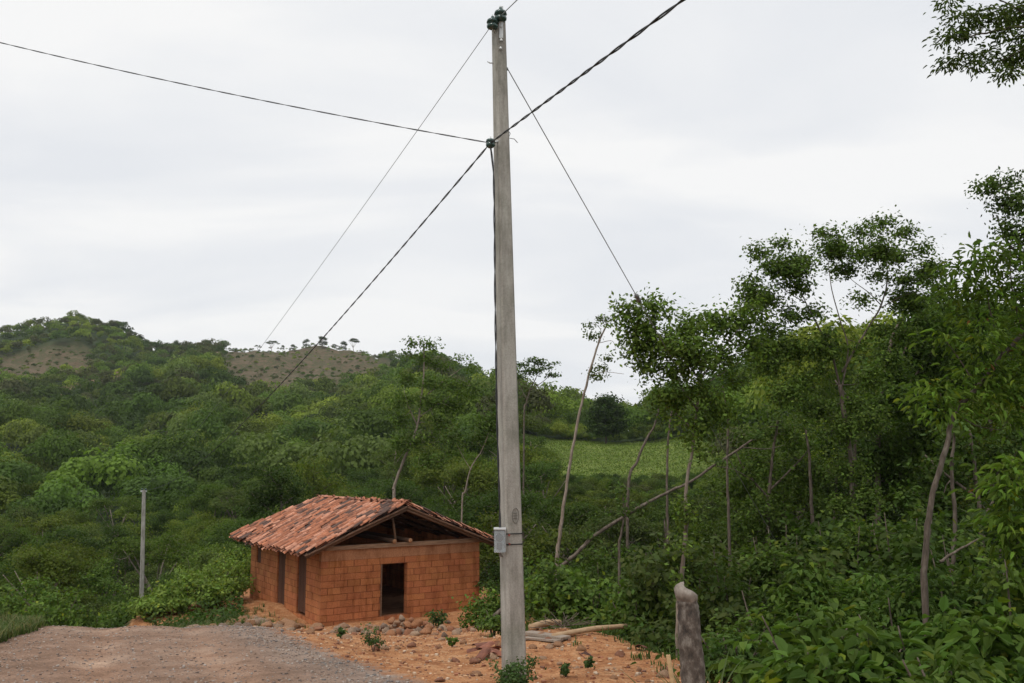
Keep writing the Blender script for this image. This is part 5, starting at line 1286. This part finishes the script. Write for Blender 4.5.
# ================================================================== FAR FOREST (beyond counting)
def crown_template(nq, size):
    P, Nn = [], []; nl = 9; lobes = [(np.array([0, 0, .55]), .55)]
    for k in range(nl):
        a = rng.random() * 6.28; l = .62 * math.sqrt(rng.random()) + .1; lobes.append((np.array([math.cos(a) * l, math.sin(a) * l, .62 - .55 * l * l + rng.uniform(-.15, .15)]), rng.uniform(.28, .42)))
    for k in range(nq):
        c, r = lobes[k % len(lobes)]; u = rng.normal(size=3); u /= np.linalg.norm(u); 
        if u[2] < -.3: u[2] *= -1
        P.append(c + u * r * np.array([1, 1, .75]) * rng.uniform(.8, 1.08)); n_ = u + rng.normal(size=3) * .30 + np.array([0, 0, .25]); Nn.append(n_ / np.linalg.norm(n_))
    P = np.array(P); Nn = np.array(Nn); g = Geo(); leaf_quads(g, P, Nn, size, np.ones((nq, 3)), .75)
    V = np.concatenate(g.V); return V, nq
LOD = [(115, 230, 1600, .078, 6.8), (230, 380, 800, .115, 7.0), (380, 640, 300, .17, 5.6)]
Vs, Ts = [], []
for (d0, d1, nq, sz, sp) in LOD:
    tem = [crown_template(nq, sz) for _ in range(10)]
    gx_ = np.arange(-d1, d1 * .75, sp); gy_ = np.arange(55, d1, sp); X, Y = np.meshgrid(gx_, gy_); X = X.ravel() + rng.uniform(-.45, .45, X.size) * sp; Y = Y.ravel() + rng.uniform(-.45, .45, Y.size) * sp
    D = np.hypot(X, Y); A = np.degrees(np.arctan2(X, Y)); lo = np.where(A < 1, np.maximum(d0, 108), np.maximum(d0, 0)); 
    if d0 == 115: lo = np.where(A < 1, 108, 92)
    k = (D >= lo) & (D < d1) & (A > -33) & (A < 33) & (meadow_mask(X, Y) < .35)
    bm = bare_mask(X, Y); k &= rng.random(X.size) > np.where((A < -6) & (A > -18.5), bm * .25, bm * .28)
    k &= ~((A > 1) & (D > 330)); k &= ~((A > .5) & (A < 11.5) & (D < 168))
    X, Y, D, A, bm = X[k], Y[k], D[k], A[k], bm[k]; Z = H(X, Y)
    if d0 == 115:
        n3 = 1500; a3 = np.radians(rng.uniform(0, 17, n3)); d3 = rng.uniform(58, 108, n3); x3, y3 = d3 * np.sin(a3), d3 * np.cos(a3); k3 = meadow_mask(x3, y3) < .6
        x3, y3 = x3[k3], y3[k3]; x4 = rng.uniform(0, 17, 260); d4 = rng.uniform(168, 185, 260); x4 = np.radians(x4); x3 = np.concatenate([x3, d4 * np.sin(x4)]); y3 = np.concatenate([y3, d4 * np.cos(x4)]); nl_ = len(X); X = np.concatenate([X, x3]); Y = np.concatenate([Y, y3]); D = np.hypot(X, Y); A = np.degrees(np.arctan2(X, Y)); bm = np.concatenate([bm, np.full(len(x3), .9)]); Z = H(X, Y)
    keep = np.ones(len(X), bool)
    print("forest lod", d0, len(X))
    for q in range(len(X)):
        V, n1_ = tem[rng.integers(10)]; r = sp * rng.choice([.42, .55, .65, .8, 1.0]) * (.78 if d0 == 380 else 1) * rng.uniform(.9, 1.1) * ((.17 if D[q] < 110 else .40) if bm[q] > .4 else 1); r *= .75 if (3 < A[q] < 10.5 and 160 < D[q] < 200) else 1; hh = r * rng.uniform(1.0, 1.5) ; an = rng.random() * 6.28; ca, sa = math.cos(an), math.sin(an)
        Vq = np.stack([(V[:, 0] * ca - V[:, 1] * sa) * r + X[q], (V[:, 0] * sa + V[:, 1] * ca) * r + Y[q], V[:, 2] * hh + Z[q] + .25 * r], 1); Vs.append(Vq.astype(np.float32))
        pn = float(vnoise(np.array(X[q] / 45), np.array(Y[q] / 45), 91)); pm = float(vnoise(np.array(X[q] / 16), np.array(Y[q] / 16), 92))
        g = np.array(GREENS[rng.integers(len(GREENS))]) * rng.uniform(.55, 1.3) * (1 + .6 * pn + .4 * pm) * 1.15
        if pn > .12: g = g * np.array([1.15, 1.06, .95])
        if rng.random() < .06 + .12 * (D[q] > 330): g = np.array([.09, .10, .038]) * rng.uniform(.7, 1.2)
        if A[q] > 14 and D[q] < 250: g = g * np.array([1.15, 1.15, .9])
        Ts.append(np.clip(g * (.8 + .4 * rng.random((n1_, 1))), .005, .5).astype(np.float32))
V = np.concatenate(Vs); T = np.concatenate(Ts); Q = np.arange(len(V), dtype=np.int32).reshape(-1, 4)
o = bpy.data.objects.new("hillside_forest", raw_mesh("hillside_forest", V, Q, T, M_leaf)); C.objects.link(o); tag(o, "dense green forest covering the far hillsides", "forest", None, "stuff")
# meadow tufts
n_ = 45000; a = np.radians(rng.uniform(0.5, 20, n_)); d = rng.uniform(96, 176, n_); x, y = d * np.sin(a), d * np.cos(a); k = meadow_mask(x, y) > .15; x, y = x[k], y[k]; G = Geo(); z = H(x, y)
Nn = rng.normal(size=(len(x), 3)) * .6 + np.array([0, -.2, .7]); Nn /= np.linalg.norm(Nn, axis=1)[:, None]
leaf_quads(G, np.stack([x, y, z + .12], 1), Nn, .28, tints(len(x), (.125, .18, .036), .3)); tag(G.build("meadow_grass", M_leaf), "tall green grass of the open meadow slope", "grass", None, "stuff")

# ================================================================== HAZE
me = bpy.data.meshes.new("haze")
x0, x1, y0, y1, z0, z1 = -900, 900, -200, 1100, -60, 160
me.from_pydata([(x, y, z) for z in (z0, z1) for y in (y0, y1) for x in (x0, x1)], [], [(0, 2, 3, 1), (4, 5, 7, 6), (0, 1, 5, 4), (2, 6, 7, 3), (0, 4, 6, 2), (1, 3, 7, 5)])
hz = bpy.data.objects.new("haze", me); C.objects.link(hz); tag(hz, "thin pale humid air over the valley", None, None, "stuff")
mh = bpy.data.materials.new("haze"); mh.use_nodes = True; th = mh.node_tree; th.nodes.remove(th.nodes["Principled BSDF"])
pv = th.nodes.new("ShaderNodeVolumePrincipled"); pv.inputs["Color"].default_value = (.86, .91, 1, 1); pv.inputs["Density"].default_value = HAZE
th.links.new(pv.outputs[0], th.nodes["Material Output"].inputs["Volume"]); me.materials.append(mh)
